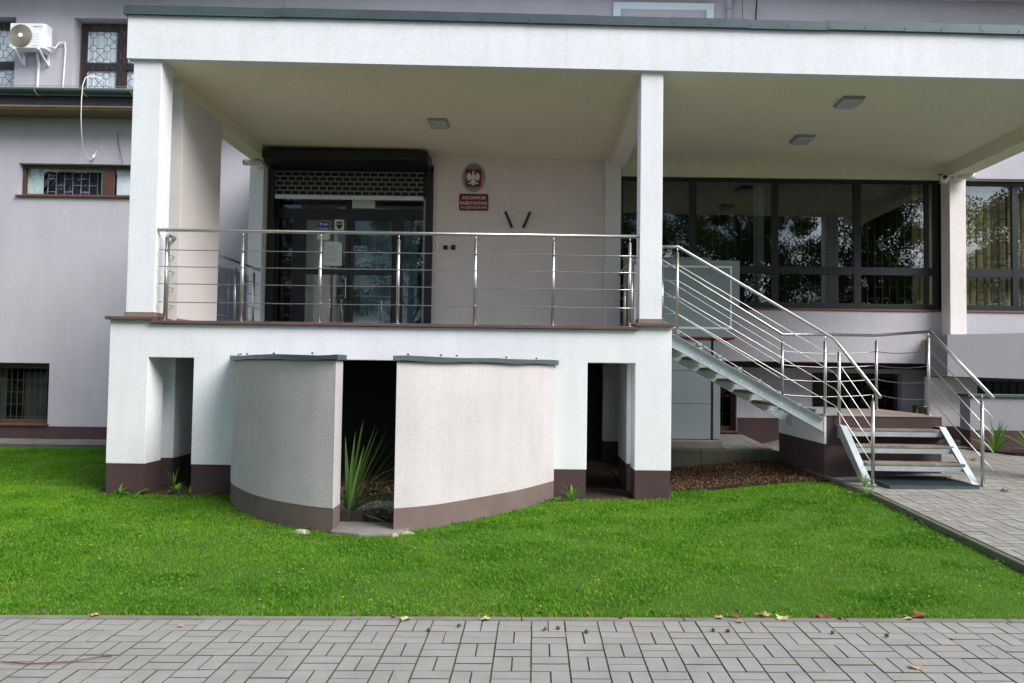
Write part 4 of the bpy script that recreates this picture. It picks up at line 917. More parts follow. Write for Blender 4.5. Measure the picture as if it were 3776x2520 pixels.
H2 = thing('railing', 'stainless steel handrail on the building side of the stair and round the landing', 'railing', (4.3, 11.5, 1.5))
bk_p = [(1.45, 11.44, 3.168), (1.868, 11.44, 3.168), (3.63, 11.44, 2.105), (5.13, 11.70, 2.12), (5.20, 10.25, 2.108), (5.40, 9.18, 1.27)]
rail(H2, bk_p)
post(H2, 3.632, 11.43, 1.03, 2.10); post(H2, 1.86, 11.43, 2.03, 3.16); post(H2, 5.13, 11.70, 1.0, 2.12); post(H2, 5.205, 10.30, 1.0, 2.11); post(H2, 5.325, 9.28, .23, 1.32)
for d in RD:
    pts = [Vector(p) - Vector((0, 0, d if i < 5 else d * .97)) for i, p in enumerate(bk_p)]
    q = densify(pts[:3], 0, 2)[:-1] + densify(pts[2:5], .035, 8)[:-1] + densify(pts[4:], 0, 2)
    rail(H2, q, 'rail_rod', .0062, 6)

# ------------------------------------------------------------------ lift, kerbs and plateau
lf = thing('platform_lift', 'grey platform lift with a framed translucent panel beside the stair', 'lift', (2.4, 12.8, .44))
k = MB(); k.box(1.62, 2.845, 12.6, 13.35, .45, 2.06); sh_ = k.build('lower_shaft', 'liftgrey', lf, bevel=.006)
for zz in (1.02, 1.55): q = MB(); q.box(1.625, 2.842, 12.5975, 12.6, zz, zz + .006); q.build('panel_joint', 'ink', sh_)
k = MB(); k.box(2.845, 2.885, 12.62, 13.33, .45, 2.06); k.build('shaft_gap', 'ink', lf)
k = MB(); k.box(2.885, 3.0, 12.6, 13.35, .45, 2.06); k.build('guide_column', 'liftgrey', lf, bevel=.006)
k = MB(); k.box(1.62, 3.225, 12.565, 12.60, 2.07, 2.098); k.build('safety_edge', 'red', lf)
k = MB(); k.box(1.62, 3.2, 12.602, 13.3, 2.062, 2.098); k.build('car_floor', 'ink', lf)
k = MB(); frame_boxes(k, 1.50, 3.262, 2.10, 3.345, 12.56, 12.60, .09, .13); k.box(3.264, 3.30, 12.575, 12.64, 2.2, 3.345); k.build('car_frame', 'liftgrey', lf, bevel=.004)
k = MB(); frame_boxes(k, 1.59, 3.172, 2.23, 3.255, 12.562, 12.598, .03); k.build('panel_border', 'white_p', lf)
k = MB(); k.box(1.62, 3.142, 12.575, 12.59, 2.26, 3.225); k.build('car_panel', 'liftpanel', lf)
k = MB(); frame_boxes(k, 1.50, 3.0, 2.3, 3.50, 13.30, 13.34, .09); k.build('rear_frame', 'liftgrey', lf, bevel=.004)
k = MB(); k.box(1.58, 2.92, 13.31, 13.33, 2.39, 3.41); k.build('rear_panel', 'liftpanel', lf)
pl = sheet('paved_yard', np.linspace(1.64, 3.78, 6), np.linspace(12.05, 14.3, 6), lambda X, Y: .322 + .045 * np.maximum(0, Y - 12.4), 'joint')
k = MB()
for i in range(4):
    for j in range(9):
        xx, yy = 3.02 + i * .19, 12.36 + j * .205; k = MB(); zz = .335 + .045 * max(0, yy + .1 - 12.4); k.box(xx, xx + .182, yy, yy + .196, .28, zz + random.uniform(-.003, .003)); k.build('paving_brick', 'pathpaver', pl)
rk = thing('retaining_kerb', 'weathered concrete retaining kerb behind the bark mulch bed', 'kerb', (2.7, 12.1, .08))
for a, b_ in ((1.64, 2.57), (2.574, 3.772)):
    k = MB(); k.box(a, b_, 12.02, 12.22, -.1, .335); k.build('kerb_stone', 'mossy', rk, bevel=.01)
k = MB(); k.box(1.58, 2.98, 12.36, 13.5, .323, .44); tag(k.build('lift_plinth', 'concrete', None, bevel=.008, loc=(2.2, 12.9, .32)), 'flat concrete plinth under the grey lift', 'plinth')

# ramp, planter wall and things on the right
rp = thing('ramp_parapet', 'grey lavender solid parapet of the raised ramp by the office windows', 'parapet', (8.2, 12.9, 1.5))
k = MB(); k.prism([(6.79, 1.515), (10.2, 1.44), (10.2, 2.33), (6.79, 2.205)], 12.82, 13.49); k.build('parapet', 'greylav', rp, bevel=.006)
k = MB(); k.box(1.45, 6.788, 13.53, 13.598, 1.735, 2.215); k.build('spandrel_band', 'lav', rp)
k = MB(); k.box(6.80, 7.62, 13.42, 13.595, .3, 1.50); k.build('support_wall', 'beige', rp)
k = MB(); k.box(6.805, 7.62, 13.41, 13.419, .3, .66); k.build('support_plinth', 'brown', rp)
k = MB(); k.box(7.622, 10, 13.5, 13.595, .3, 1.44); k.build('dark_window', 'dark', rp)
k = MB(); 
for i in range(14): k.box(7.66 + i * .14, 7.672 + i * .14, 13.48, 13.495, 1.1, 1.43)
k.build('window_bars', 'iron', rp)
pw = thing('planter_wall', 'low lavender yard wall with dark coping beside the path', 'wall', (8, 12.6, .35))
k = MB(); k.box(6.98, 10, 12.5, 12.8, .66, 1.192); k.build('render', 'greylav', pw, bevel=.005)
k = MB(); k.box(6.985, 10, 12.505, 12.795, .2, .659); k.build('plinth', 'brown', pw)
k = MB(); k.box(6.93, 10, 12.46, 12.81, 1.194, 1.24); k.build('coping', 'slate', pw, bevel=.004)
k = MB(); k.lathe([(.115, 0), (.12, .05), (.12, .60), (.128, .61), (.128, .64), (.115, .65), (.10, .60)], (6.44, 13.0, .38), 'z', 18)
bn = tag(k.build('bin', 'binm', None, smooth=True, loc=(6.44, 13.0, .38)), 'dark glossy round bin standing behind the landing', 'bin')
for i in range(10):
    a = 2 * math.pi * i / 10; q = MB(); q.tube([(6.44 + .123 * math.cos(a), 13.0 + .123 * math.sin(a), .43), (6.44 + .123 * math.cos(a), 13.0 + .123 * math.sin(a), .97)], .006, 5); q.build('rib', 'green' if i % 3 == 0 else 'ink', bn)
plq = tag(MB().box(6.725, 6.92, 13.515, 13.529, 2.065, 2.14).build('wall_plaque', 'plaque', None, loc=(6.82, 13.53, 2.1)), 'small beige plaque on the wall behind the stair rail', 'plaque')
for zz, x0, x1 in ((2.118, 6.74, 6.90), (2.085, 6.75, 6.88)):
    for i in range(7):
        xx = x0 + (x1 - x0) * i / 7
        if (i + int(zz * 100)) % 4: MB().box(xx, xx + .014, 13.5125, 13.5145, zz - .009, zz + .009).build('print_mark', 'ink', plq)
gm = thing('foot_grating', 'galvanised grating mat on the path at the foot of the stair', 'grating', (4.75, 9.5, .21))
k = MB(); frame_boxes(k, 0, 1, 0, 1, 0, 1, .03)
k = MB(); gz = .225
k.box(4.14, 5.18, 9.09, 9.105, gz - .02, gz + .022); k.box(4.14, 5.18, 9.80, 9.815, gz + .0, gz + .045); k.box(4.14, 4.155, 9.106, 9.799, gz - .01, gz + .03); k.box(5.165, 5.18, 9.106, 9.799, gz - .01, gz + .03); k.build('rim', 'slate', gm)
k = MB(); i = 0
while 4.175 + i * .034 < 5.16: k.box(4.172 + i * .034, 4.178 + i * .034, 9.106, 9.799, gz - .005, gz + .028); i += 1
i = 0
while 9.14 + i * .034 < 9.79: k.box(4.156, 5.164, 9.137 + i * .034, 9.142 + i * .034, gz - .004, gz + .024); i += 1
k.build('grating_bars', 'slate', gm)
k = MB(); k.box(4.156, 5.164, 9.107, 9.798, gz - .03, gz - .012); k.build('tray', 'ink', gm)

# ------------------------------------------------------------------ vegetation
PL = np.array(bez(Lp)); PR = np.array(bez(Rp))
CW = np.vstack([PL, PR])
def inside_curve(X, Y):
    """inside the footprint of the curved walls and the gap"""
    c = np.zeros(X.shape, bool); n = len(CW); j = n - 1
    for i in range(n):
        xi, yi = CW[i]; xj, yj = CW[j]
        with np.errstate(divide='ignore', invalid='ignore'):
            c ^= ((yi > Y) != (yj > Y)) & (X < (xj - xi) * (Y - yi) / (yj - yi + 1e-12) + xi)
        j = i
    return c
def fbm(x, y, s, seed=0):
    r = np.random.default_rng(seed); G = r.random((64, 64)); tot = np.zeros(np.shape(x)); amp, f = 1., s
    for o in range(3):
        u, v = np.asarray(x) * f + 17 * o, np.asarray(y) * f + 31 * o; i, j = np.floor(u).astype(int), np.floor(v).astype(int); fu, fv = u - i, v - j
        fu, fv = fu * fu * (3 - 2 * fu), fv * fv * (3 - 2 * fv)
        g = lambda a, b_: G[a % 64, b_ % 64]
        tot += amp * (g(i, j) * (1 - fu) * (1 - fv) + g(i + 1, j) * fu * (1 - fv) + g(i, j + 1) * (1 - fu) * fv + g(i + 1, j + 1) * fu * fv); amp *= .5; f *= 2.1
    return tot / 1.75
def scatter(n, x0, x1, y0, y1): return rng.uniform(x0, x1, n), rng.uniform(y0, y1, n)
def lawn_mask(X, Y):
    m = (Y > 4.905) & (X < 3.76)
    m &= ~((X > -5.19) & (Y > 9.43)) | ((X > 1.66) & (Y < 10.02 + .06 * np.sin(X * 7)) & (X < 3.76))
    m &= ~inside_curve(X, Y) & (Y < 14.33)
    m &= ~((X > -1.95) & (X < -1.25) & (Y > 7.22) & (Y < 7.6))
    m &= (np.abs(X) < .72 * Y + 1.5)
    return m
nb = 620000
gx1, gy1 = scatter(int(nb * .62), -7.5, 3.8, 4.9, 10.05); gx2, gy2 = scatter(int(nb * .38), -12.0, -4.9, 6.0, 14.4)
gx, gy = np.concatenate([gx1, gx2]), np.concatenate([gy1, gy2]); mk = lawn_mask(gx, gy); gx, gy = gx[mk], gy[mk]
dens = fbm(gx, gy, 1.9, 3); keep = rng.random(len(gx)) < .55 + .9 * (dens - .35); gx, gy, dens = gx[keep], gy[keep], dens[keep]
n = len(gx); lush = np.clip((fbm(gx, gy, 2.6, 5) - .42) * 4, 0, 1)
h = (.010 + .016 * rng.random(n)) * (.75 + .7 * lush); edge = (gy < 5.0); h[edge] *= 1.35
wd = .0022 + .0024 * rng.random(n) + .002 * lush * rng.random(n); wd *= np.clip(gy / 6, 1, 1.7)
ang = rng.uniform(0, 2 * np.pi, n); lean = rng.uniform(.15, 1.15, n); la = rng.uniform(0, 2 * np.pi, n)
z = zg(gx, gy) - .012; cx, sx = np.cos(ang) * wd, np.sin(ang) * wd
V0 = np.stack([gx - cx, gy - sx, z], 1); V1 = np.stack([gx + cx, gy + sx, z], 1)
tip = np.stack([gx + np.cos(la) * lean * h, gy + np.sin(la) * lean * h, z + h], 1)
V = np.stack([V0, V1, tip], 1).reshape(-1, 3); F = np.arange(3 * n).reshape(-1, 3)
tone = np.clip(.56 - .26 * lush + .45 * (fbm(gx, gy, .8, 8) - .5) + .35 * (fbm(gx, gy, 5.0, 9) - .5) + rng.normal(0, .12, n) + .35 * (rng.random(n) < .05) + .3 * edge * rng.random(n), 0, 1)
dry = (rng.random(n) < .02 + .12 * edge); 
go = blades('grass', V, F, tone, 'grass', kind='stuff'); go['label'] = 'mown green lawn grass in front of the porch'
# clover and small broad leaves through the lawn
n = 26000; X, Y = scatter(n, -9, 3.75, 4.95, 10.0); mk = lawn_mask(X, Y) & (fbm(X, Y, 2.6, 5) > .47); X, Y = X[mk], Y[mk]; n = len(X)
r_ = rng.uniform(.006, .014, n); a = rng.uniform(0, 2 * np.pi, n); tl = rng.uniform(-.6, .6, (n, 2)); z = zg(X, Y) + rng.uniform(.004, .03, n)
vs = []
for q in range(4):
    aa = a + q * np.pi / 2; k_ = 1.0 if q % 2 == 0 else .7; dx, dy = np.cos(aa) * r_ * k_, np.sin(aa) * r_ * k_
    vs.append(np.stack([X + dx, Y + dy, z + dx * tl[:, 0] + dy * tl[:, 1]], 1))
V = np.stack(vs, 1).reshape(-1, 3); F = np.arange(4 * n).reshape(-1, 4)
o = blades('clover', V, F, np.clip(rng.normal(.35, .25, n), 0, 1), 'weed', kind='stuff'); o['label'] = 'small broad clover leaves through the lawn'
# tiny yellow flowers
M['flower'] = mat('yellow_petal', (.5, .45, .03), .7)
n = 110; X, Y = scatter(n, -9, 3.7, 5.0, 10.0); mk = lawn_mask(X, Y); X, Y = X[mk], Y[mk]; k = MB()
for a, b_ in zip(X, Y):
    z = float(zg(a, b_)) + .03; k.lathe([(.004, 0), (.009, .004), (.003, .007)], (a, b_, z), 'z', 5)
o = k.build('lawn_flowers', 'flower'); o['kind'] = 'stuff'; o['label'] = 'tiny yellow flowers dotted in the lawn'

X, Y = scatter(700, -7, 6, 4.875, 4.955); _e = True
# bark mulch, undercroft soil, gravel
sheet('soil_bed', np.linspace(1.2, 3.78, 14), np.linspace(9.95, 12.06, 12), lambda X, Y: zg(X, Y) - .008 + .02 * fbm(X, Y, 4, 2), 'soil')
sheet('soil_under_porch', np.linspace(-5.3, 1.62, 34), np.linspace(7.3, 13.6, 30), lambda X, Y: np.where(Y > 9.3, -.012, np.where(inside_curve(X, Y), -.012, -.2)) + .012 * fbm(X, Y, 3, 2), 'soil')
def chips(name, X, Y, zf, smin, smax, m, lo, hi, flat=.5):
    n = len(X); a = rng.uniform(0, 2 * np.pi, n); L = rng.uniform(smin, smax, n); W_ = L * rng.uniform(.3, .6, n); tl = rng.normal(0, flat, (n, 2)); z = zf(X, Y) + rng.uniform(0, .025, n)
    vs = []
    for u_, v_ in ((-1, -1), (1, -.8), (1, .9), (-.9, 1)):
        dx = np.cos(a) * L * u_ - np.sin(a) * W_ * v_; dy = np.sin(a) * L * u_ + np.cos(a) * W_ * v_
        vs.append(np.stack([X + dx, Y + dy, z + dx * tl[:, 0] + dy * tl[:, 1]], 1))
    V = np.stack(vs, 1).reshape(-1, 3); o = blades(name, V, np.arange(4 * n).reshape(-1, 4), np.clip(rng.beta(1.2, 3.2, n) * (hi - lo) + lo, 0, 1), m, kind='stuff'); return o
o = chips('edge_litter', X, Y, lambda X, Y: zpv(X, Y) + .006, .003, .012, 'mulchchip', .1, 1.3); o['label'] = 'dry leaf crumbs along the lawn edge by the paving'
X, Y = scatter(26000, 1.6, 3.77, 9.98, 12.02)
o = chips('bark_mulch', X, Y, lambda X, Y: zg(X, Y) + .002, .004, .014, 'mulchchip', 0, 1); o['label'] = 'brown bark mulch bed beside the stair'
X, Y = scatter(5000, -2.4, -.6, 8.65, 10.4); o = chips('dead_leaves', X, Y, lambda X, Y: X * 0 - .005, .008, .025, 'mulchchip', 0, 1); o['label'] = 'brown leaf litter in the gap under the porch'
X, Y = scatter(9000, -2.2, -.9, 7.85, 8.54); o = chips('white_gravel', X, Y, lambda X, Y: .02 + .06 * (Y - 7.85), .005, .014, 'gravel', 0, 1.3, .8); o['label'] = 'white pebble bed between the curved walls'
k = MB(); k.prism([(-2.2, 7.84), (-.9, 7.84), (-.9, 8.54), (-2.2, 8.54)], -.1, .018, 'z'); tag(k.build('gravel_bed', 'stone', None, loc=(-1.5, 8.2, -.1)), 'pale compacted bed under the white pebbles between the curved walls', 'gravel bed')
k = MB(); k.prism([(-1.90, 7.36), (-1.60, 7.24), (-1.30, 7.30), (-1.18, 7.42), (-1.20, 7.78), (-1.95, 7.82)], -.10, .0, 'z'); tag(k.build('threshold_slab', 'concrete', None, bevel=.012, loc=(-1.6, 7.6, -.1)), 'rough concrete slab in the gap between the curved walls', 'slab')
k = MB(); k.box(-2.3, -.7, 8.55, 8.62, -.05, .03); tag(k.build('bed_edging', 'concrete', None, loc=(-1.5, 8.58, 0)), 'low concrete strip behind the white gravel', 'edging')
ed = thing('scalloped_edging', 'dark scalloped garden edging across the gap between the curved walls', 'edging', (-1.62, 7.80, 0))
for i in range(6):
    x0 = -1.93 + i * .125
    k = MB(); k.prism([(x0, -.02), (x0 + .122, -.02), (x0 + .122, .07)] + [(x0 + .061 + .061 * math.cos(a), .07 + .05 * math.sin(a)) for a in np.linspace(.2, math.pi - .2, 7)] + [(x0, .07)], 7.79 + .006 * (i % 2), 7.83 + .006 * (i % 2)); k.build('scallop', 'brick_edge', ed, bevel=.006)

def leaf_strip(base, az, tilt, L, wmax, droop, n=7):
    """sword-shaped folded leaf: returns verts, quads"""
    vs = []; d = np.array([math.sin(az), math.cos(az), 0.]); side = np.array([math.cos(az), -math.sin(az), 0.]); p = np.array(base, float); th = tilt
    for i in range(n + 1):
        t = i / n; w_ = wmax * (min(1, .55 + 2.2 * t) if t < .3 else (1 - ((t - .3) / .7) ** 1.6)) + .0008
        nrm = -d * math.sin(th) * 0 + np.array([0, 0, 1]) * .0
        fold = np.array([0, 0, 1]) * math.cos(th) * .35 * w_ + d * -math.sin(th) * .35 * w_
        vs += [p - side * w_ + fold, p.copy(), p + side * w_ + fold]
        step = L / n; p = p + (d * math.cos(th) + np.array([0, 0, 1]) * math.sin(th)) * step; th -= droop / n
    fs = []
    for i in range(n): a = 3 * i; fs += [(a, a + 1, a + 4, a + 3), (a + 1, a + 2, a + 5, a + 4)]
    return vs, fs
def sword_plant(name, label, cat, base, leaves, m, group=None):
    T = thing(name, label, cat, base, group)
    for (az, tilt, L, w_, dr_, tone) in leaves:
        vs, fs = leaf_strip(base, az, tilt, L, w_, dr_)
        blades('leaf', np.array(vs), np.array(fs), np.full(len(fs), tone), m, T)
    return T
lv = []
for az, tl_, L, dp in ((.35, 1.36, .98, .1), (.9, 1.30, .95, .1), (1.3, 1.22, .98, .12), (1.57, 1.12, .90, .1), (1.45, 1.02, .84, .1), (1.7, .93, .78, .1), (1.6, .82, .80, .15), (1.4, .72, .72, 1.25), (1.75, .66, .74, .15),
                       (0.2, 1.45, .85, .1), (-.5, 1.4, .8, .1), (-1.2, 1.2, .8, .1), (2.4, 1.2, .8, .1), (2.9, 1.1, .7, .2), (-2.2, 1.1, .7, .2), (.7, 1.42, .75, .05), (1.1, 1.35, .7, .05), (1.8, 1.25, .72, .08)):
    lv.append((az + random.uniform(-.08, .08), tl_, L, random.uniform(.016, .024), dp, random.random()))
lv += [(a + random.uniform(-.25, .25), t + random.uniform(-.08, .08), L * random.uniform(.85, 1.02), random.uniform(.016, .024), d_, random.random()) for a, t, L, w__, d_, o_ in lv[:9]]
for az, tl_, L in ((1.5, 1.0, .9), (1.9, .85, .8), (1.2, 1.15, .95), (1.65, .7, .75)): lv.append((az, tl_, L, .019, 1.3, .8))
for az in (1.2, 1.4, 1.55, 1.7, 1.85, 2.05, 2.3, 1.3):
    lv.append((az, random.uniform(.05, .22), random.uniform(.55, .85), random.uniform(.014, .02), .35, random.random() * .7))
sword_plant('yucca', 'green yucca with sword-shaped leaves behind the shaded curved wall end', 'yucca', (-1.88, 7.98, .03), lv, 'yucca')
for (bx, by, lb, sd_) in ((7.06, 11.95, 'clump of green sword leaves by the yard wall nearer the stair foot', 1), (7.45, 11.7, 'clump of sword leaves by the yard wall, cut by the picture edge', 2), (7.95, 11.9, 'sword-leaved clump farther along the yard wall', 3)):
    random.seed(sd_)
    sword_plant('iris', lb, 'plant', (bx, by, .37), [(random.uniform(0, 6.28), random.uniform(.6, 1.45), random.uniform(.35, .62), random.uniform(.014, .022), random.uniform(.1, .8), random.random()) for _ in range(16)], 'weed', 'sword-leaved plants by the yard wall')
k = MB(); k.prism([(6.6, 12.5), (6.9, 12.1), (7.2, 11.7), (7.7, 11.45), (9, 11.3), (9.5, 12.5)], .30, .385, 'z'); tag(k.build('planting_bed', 'soil', None, loc=(7.8, 12, .3)), 'soil bed along the foot of the yard wall', 'flower bed')
# weeds at the foot of the porch
def weed(base, label, nleaf, L, w_, up, cat='weed', m='weed'):
    lvs = [(random.uniform(0, 6.28), random.uniform(up - .4, up + .3), L * random.uniform(.6, 1.1), w_ * random.uniform(.7, 1.2), random.uniform(.4, 1.2), random.uniform(.3, 1)) for _ in range(nleaf)]
    return sword_plant('weed', label, cat, base, lvs, m, 'weeds at the foot of the porch')
random.seed(11)
weed((-4.95, 9.36, -.03), 'serrated-looking weed in front of the outermost brown pier base', 9, .17, .016, .9)
weed((-4.72, 9.38, -.03), 'pale leafy weed at the inner corner of the outermost pier', 8, .14, .02, .9)
weed((-4.33, 9.52, -.03), 'broad-leaved dock weed in the narrow opening by the outermost pier', 9, .20, .026, 1.0)
weed((-4.47, 9.75, -.03), 'thin grassy weed deeper inside the narrow opening', 14, .32, .005, 1.35)
weed((-4.10, 9.36, -.03), 'wispy weed at the base of the pier beside the shaded curved wall', 10, .22, .006, 1.2)
weed((-3.84, 9.33, -.03), 'small weed in the corner by the shaded curved wall', 8, .13, .013, .8)
weed((.30, 9.28, -.03), 'low spreading weed at the corner of the sunlit curved wall', 26, .13, .02, .55)
weed((.46, 9.33, -.03), 'upright light green weed by the sunlit curved wall', 10, .26, .022, 1.25)
weed((1.50, 9.33, -.02), 'small weed at the foot of the brown pier by the mulch', 8, .11, .015, .8)
weed((3.90, 9.22, .2), 'grass tuft growing from the path joint by the stair foot', 24, .20, .004, 1.3)
weed((3.74, 8.75, .16), 'tuft of pale grass along the path edging', 26, .18, .005, 1.1)
# stones by the wall
def rock(base, sx_, sy_, sz_, label):
    k = MB(); n = 10; 
    prof = [(1, 0), (.95, .4), (.7, .85), (.3, 1)]; 
    for r0, h0 in prof:
        for j in range(n):
            a = 2 * math.pi * j / n; q = r0 * (1 + .25 * math.sin(3 * a + base[0] * 9) + .12 * math.sin(7 * a)); k.v.append((base[0] + q * sx_ * math.cos(a), base[1] + q * sy_ * math.sin(a), base[2] + h0 * sz_))
    k.f = [(i * n + j, i * n + (j + 1) % n, (i + 1) * n + (j + 1) % n, (i + 1) * n + j) for i in range(3) for j in range(n)] + [tuple(range(3 * n, 4 * n))]
    tag(k.build('stone', 'stone', None, loc=base), label, 'stone', 'pale stones by the curved walls')
rock((-2.17, 7.37, -.04), .08, .035, .045, 'flat pale stone at the foot of the shaded curved wall')
rock((-1.28, 7.27, -.04), .035, .03, .04, 'pale stone at the foot of the sunlit wall end')
rock((-1.18, 7.37, -.04), .06, .025, .04, 'long pale stone touching the sunlit curved wall')
# acorns and leaves on the copings and paving
random.seed(5)
def acorn_mesh():
    k = MB(); k.lathe([(.001, -.012), (.007, -.009), (.0095, 0), (.009, .006), (.0105, .007), (.008, .012), (.002, .014)], (0, 0, 0), 'z', 8); return k
a0 = acorn_mesh().build('acorn', 'acorn', None, smooth=True)
def acorn(loc, label, first=[True]):
    if first[0]: o = a0; first[0] = False
    else: o = a0.copy(); C.objects.link(o)
    o.location = loc; o.rotation_euler = (1.4, random.uniform(-1, 1), random.uniform(0, 6)); tag(o, label, 'acorn', 'fallen acorns'); return o
ORD = 'first second third fourth fifth sixth seventh eighth ninth tenth eleventh twelfth'.split()
for i_, (x_, y_) in enumerate(sorted(((-.6, 4.62), (-.43, 4.7), (.08, 4.64), (.16, 4.66), (.32, 4.6), (1.07, 4.63), (1.15, 4.62), (1.76, 4.60), (2.05, 4.55), (-.85, 4.86), (.55, 4.86), (1.9, 4.86)))):
    acorn((x_, y_, float(zpv(x_, y_)) + .012), 'fallen brown acorn on the grey paving, %s from the left along the lawn edge' % ORD[i_])
for e, nm in ((el, 'shaded'), (er, 'sunlit')):
    for i_, t in enumerate((.12, .29, .36, .58, .81)):
        p = e[int(t * (len(e) - 1))]; acorn((p[0] + .02, p[1] + .06, 1.664), 'acorn on the slate coping of the %s curved wall, %s from its left end' % (nm, ORD[i_]))
def dry_leaf(loc, size, m, label, rz, curl=.35, lobes=5):
    k = MB(); n = lobes * 4; pts = []
    for i in range(n):
        a = 2 * math.pi * i / n; r0 = size * (.62 + .38 * abs(math.cos(lobes * a / 2)) ** .8) * (1.25 if abs(a - math.pi / 2) < .5 else 1)
        x_, y_ = r0 * math.cos(a + rz), r0 * math.sin(a + rz); pts.append((x_, y_, curl * size * (.4 + math.sin(2 * a + rz) * .6) * (r0 / size) ** 2 + .006))
    k.v = [(loc[0], loc[1], loc[2] + .008)] + [(loc[0] + a, loc[1] + b_, loc[2] + c) for a, b_, c in pts]
    k.f = [(0, 1 + i, 1 + (i + 1) % n) for i in range(n)]
    k.tube([(loc[0], loc[1], loc[2] + .01), (loc[0] - size * 1.1 * math.cos(rz), loc[1] - size * 1.1 * math.sin(rz), loc[2] + .012)], .0018, 4)
    tag(k.build('fallen_leaf', m, None, loc=loc), label, 'leaf', 'fallen leaves')
for (x_, y_, s_, m, lb) in ((1.16, 4.87, .035, 'leaf_tan', 'curled tan leaf on the edging strip, first of the cluster'), (1.26, 4.90, .04, 'leaf_brown', 'brown leaf lying against the lawn edge in the cluster'), (1.27, 4.80, .026, 'leaf_tan', 'small tan leaf on the paving below the cluster'),
                            (1.55, 4.87, .052, 'leaf_pale', 'large pale yellow lobed leaf on the edging strip'), (1.46, 4.93, .04, 'leaf_tan', 'crumpled tan leaf beside the pale lobed leaf'), (1.82, 4.92, .055, 'leaf_brown', 'reddish brown curled leaf at the lawn edge'),
                            (2.44, 4.93, .065, 'leaf_brown', 'largest brown dry leaf at the lawn edge'), (2.33, 4.87, .035, 'leaf_pale', 'greenish pale leaf next to the largest brown leaf'), (1.985, 4.08, .036, 'leaf_tan', 'lone tan leaf on the open paving'),
                            (-.77, 4.82, .04, 'leaf_pale', 'pale leaf on the edging strip below the dark gap'), (-.28, 4.83, .035, 'leaf_pale', 'small pale leaf farther along the edging strip'), (-2.70, 4.87, .035, 'leaf_tan', 'tan leaf caught in the lawn edge far from the stair'),
                            (2.42, 4.52, .022, 'leaf_tan', 'tiny tan leaf on the paving near the largest leaf'), (-2.08, 4.68, .02, 'leaf_tan', 'tiny tan scrap on the paving by the lawn edge')):
    dry_leaf((x_, y_, float(zpv(x_, y_)) + .003), s_ * .85, m, lb, random.uniform(0, 6))
for (x_, y_, lb) in ((6.30, 11.2, 'brown leaf on the path behind the stair foot'), (5.42, 9.0, 'brown leaf on the path by the stair foot post'), (6.9, 12.2, 'brown leaf near the planting bed'), (5.15, 9.75, 'brown leaf under the short stair')):
    dry_leaf((x_, y_, float(zpath(x_, y_)) + .004), .05, 'leaf_brown', lb, random.uniform(0, 6))
k = MB(); k.tube([(-2.75, 4.1, -.02), (-2.6, 4.07, -.018), (-2.4, 4.1, -.016), (-2.28, 4.17, -.014), (-2.22, 4.18, -.014)], .0035, 5); tag(k.build('twig', 'acorn', None, loc=(-2.5, 4.1, -.02)), 'thin bent twig lying on the paving', 'twig')

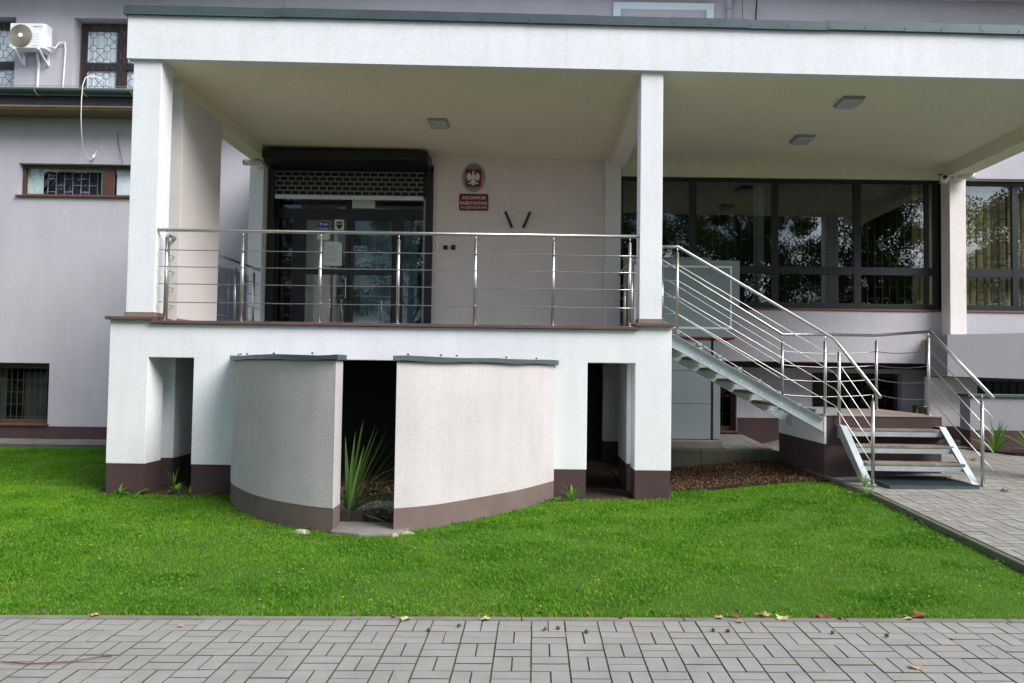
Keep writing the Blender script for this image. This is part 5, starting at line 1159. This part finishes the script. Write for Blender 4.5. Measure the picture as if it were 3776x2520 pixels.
# ------------------------------------------------------------------ trees across the yard, seen only in the window glass; last two added to block sky light
def tree(base, H_, R_, label, seed, nleaf=40000):
    r = np.random.default_rng(seed); T = thing('leafy_tree', label, 'tree', base, 'trees facing the building'); bx, by, bz = base
    k = MB(); k.tube([(bx, by, bz - .2), (bx + .05, by, bz + H_ * .2), (bx + .15, by + .1, bz + H_ * .45), (bx + .1, by, bz + H_ * .8)], [.24, .2, .15, .05], 9)
    blobs = []
    for i in range(58):
        a = r.uniform(0, 6.28); q = R_ * math.sqrt(r.random()) * .95; zz = r.uniform(.12, .92) * H_; q *= 1.05 - .5 * abs(zz / H_ - .45)
        c = np.array([bx + q * math.cos(a), by + q * math.sin(a), bz + zz]); blobs.append((c, r.uniform(.13, .27) * R_))
        k.tube([(bx + .1, by, bz + max(.8, zz - q * .6)), tuple((c + np.array([bx, by, c[2]])) / 2), tuple(c)], [.045, .03, .012], 5)
    k.build('trunk', 'bark', T, smooth=True)
    idx = r.integers(0, len(blobs), nleaf); cs = np.array([b_[0] for b_ in blobs])[idx]; rs = np.array([b_[1] for b_ in blobs])[idx]
    d = r.normal(size=(nleaf, 3)); d /= np.linalg.norm(d, axis=1)[:, None]; P = cs + d * (rs * r.random(nleaf) ** .45)[:, None] * np.array([1, 1, .75])
    P[:, 2] = np.maximum(P[:, 2], bz + .3)
    s_ = r.uniform(.042, .088, nleaf); u_ = r.normal(size=(nleaf, 3)); u_ /= np.linalg.norm(u_, axis=1)[:, None]; v_ = np.cross(u_, r.normal(size=(nleaf, 3))); v_ /= np.linalg.norm(v_, axis=1)[:, None]
    V = np.stack([P - u_ * s_[:, None], P + v_ * s_[:, None] * .6, P + u_ * s_[:, None], P - v_ * s_[:, None] * .6], 1).reshape(-1, 3)
    blades('crown', V, np.arange(4 * nleaf).reshape(-1, 4), np.clip(r.normal(.5, .25, nleaf), 0, 1), 'foliage', T)
    return T
for i, (tx, ty, th, tr, lb) in enumerate(((9.5, -9, 11, 4.0, 'broad leafy tree mirrored in the office windows next to the pier'), (16.5, -11, 12.5, 4.6, 'tall leafy tree mirrored in the window beyond the pier'), (4.0, -14, 12, 4.2, 'leafy tree mirrored faintly behind the lift'),
                                         (24, -9, 11, 4.4, 'leafy tree standing far along the yard opposite the ramp'), (-6.5, -12, 11.5, 4.2, 'leafy tree mirrored dimly in the entrance door glass'), (-14, -11, 11, 4.3, 'leafy tree opposite the strip window'), (13, -19, 14, 5.0, 'tallest leafy tree at the back of the yard'), (21, -18, 12, 5.0, 'rounded leafy tree behind the others opposite the ramp'), (7, -20, 12, 5.0, 'leafy tree at the back, mirrored through the gap of the nearer crowns'), (29, -15, 13, 5.0, 'farthest leafy tree along the yard'), (-15.5, -3, 11, 4.5, 'leafy tree beside the lawn, added out of view to shade the curved wall'), (-17, 5, 11, 4.5, 'leafy tree by the left wing, added out of view to block sky light'))):
    tree((tx, ty, -.3), th, tr, lb, 40 + i)
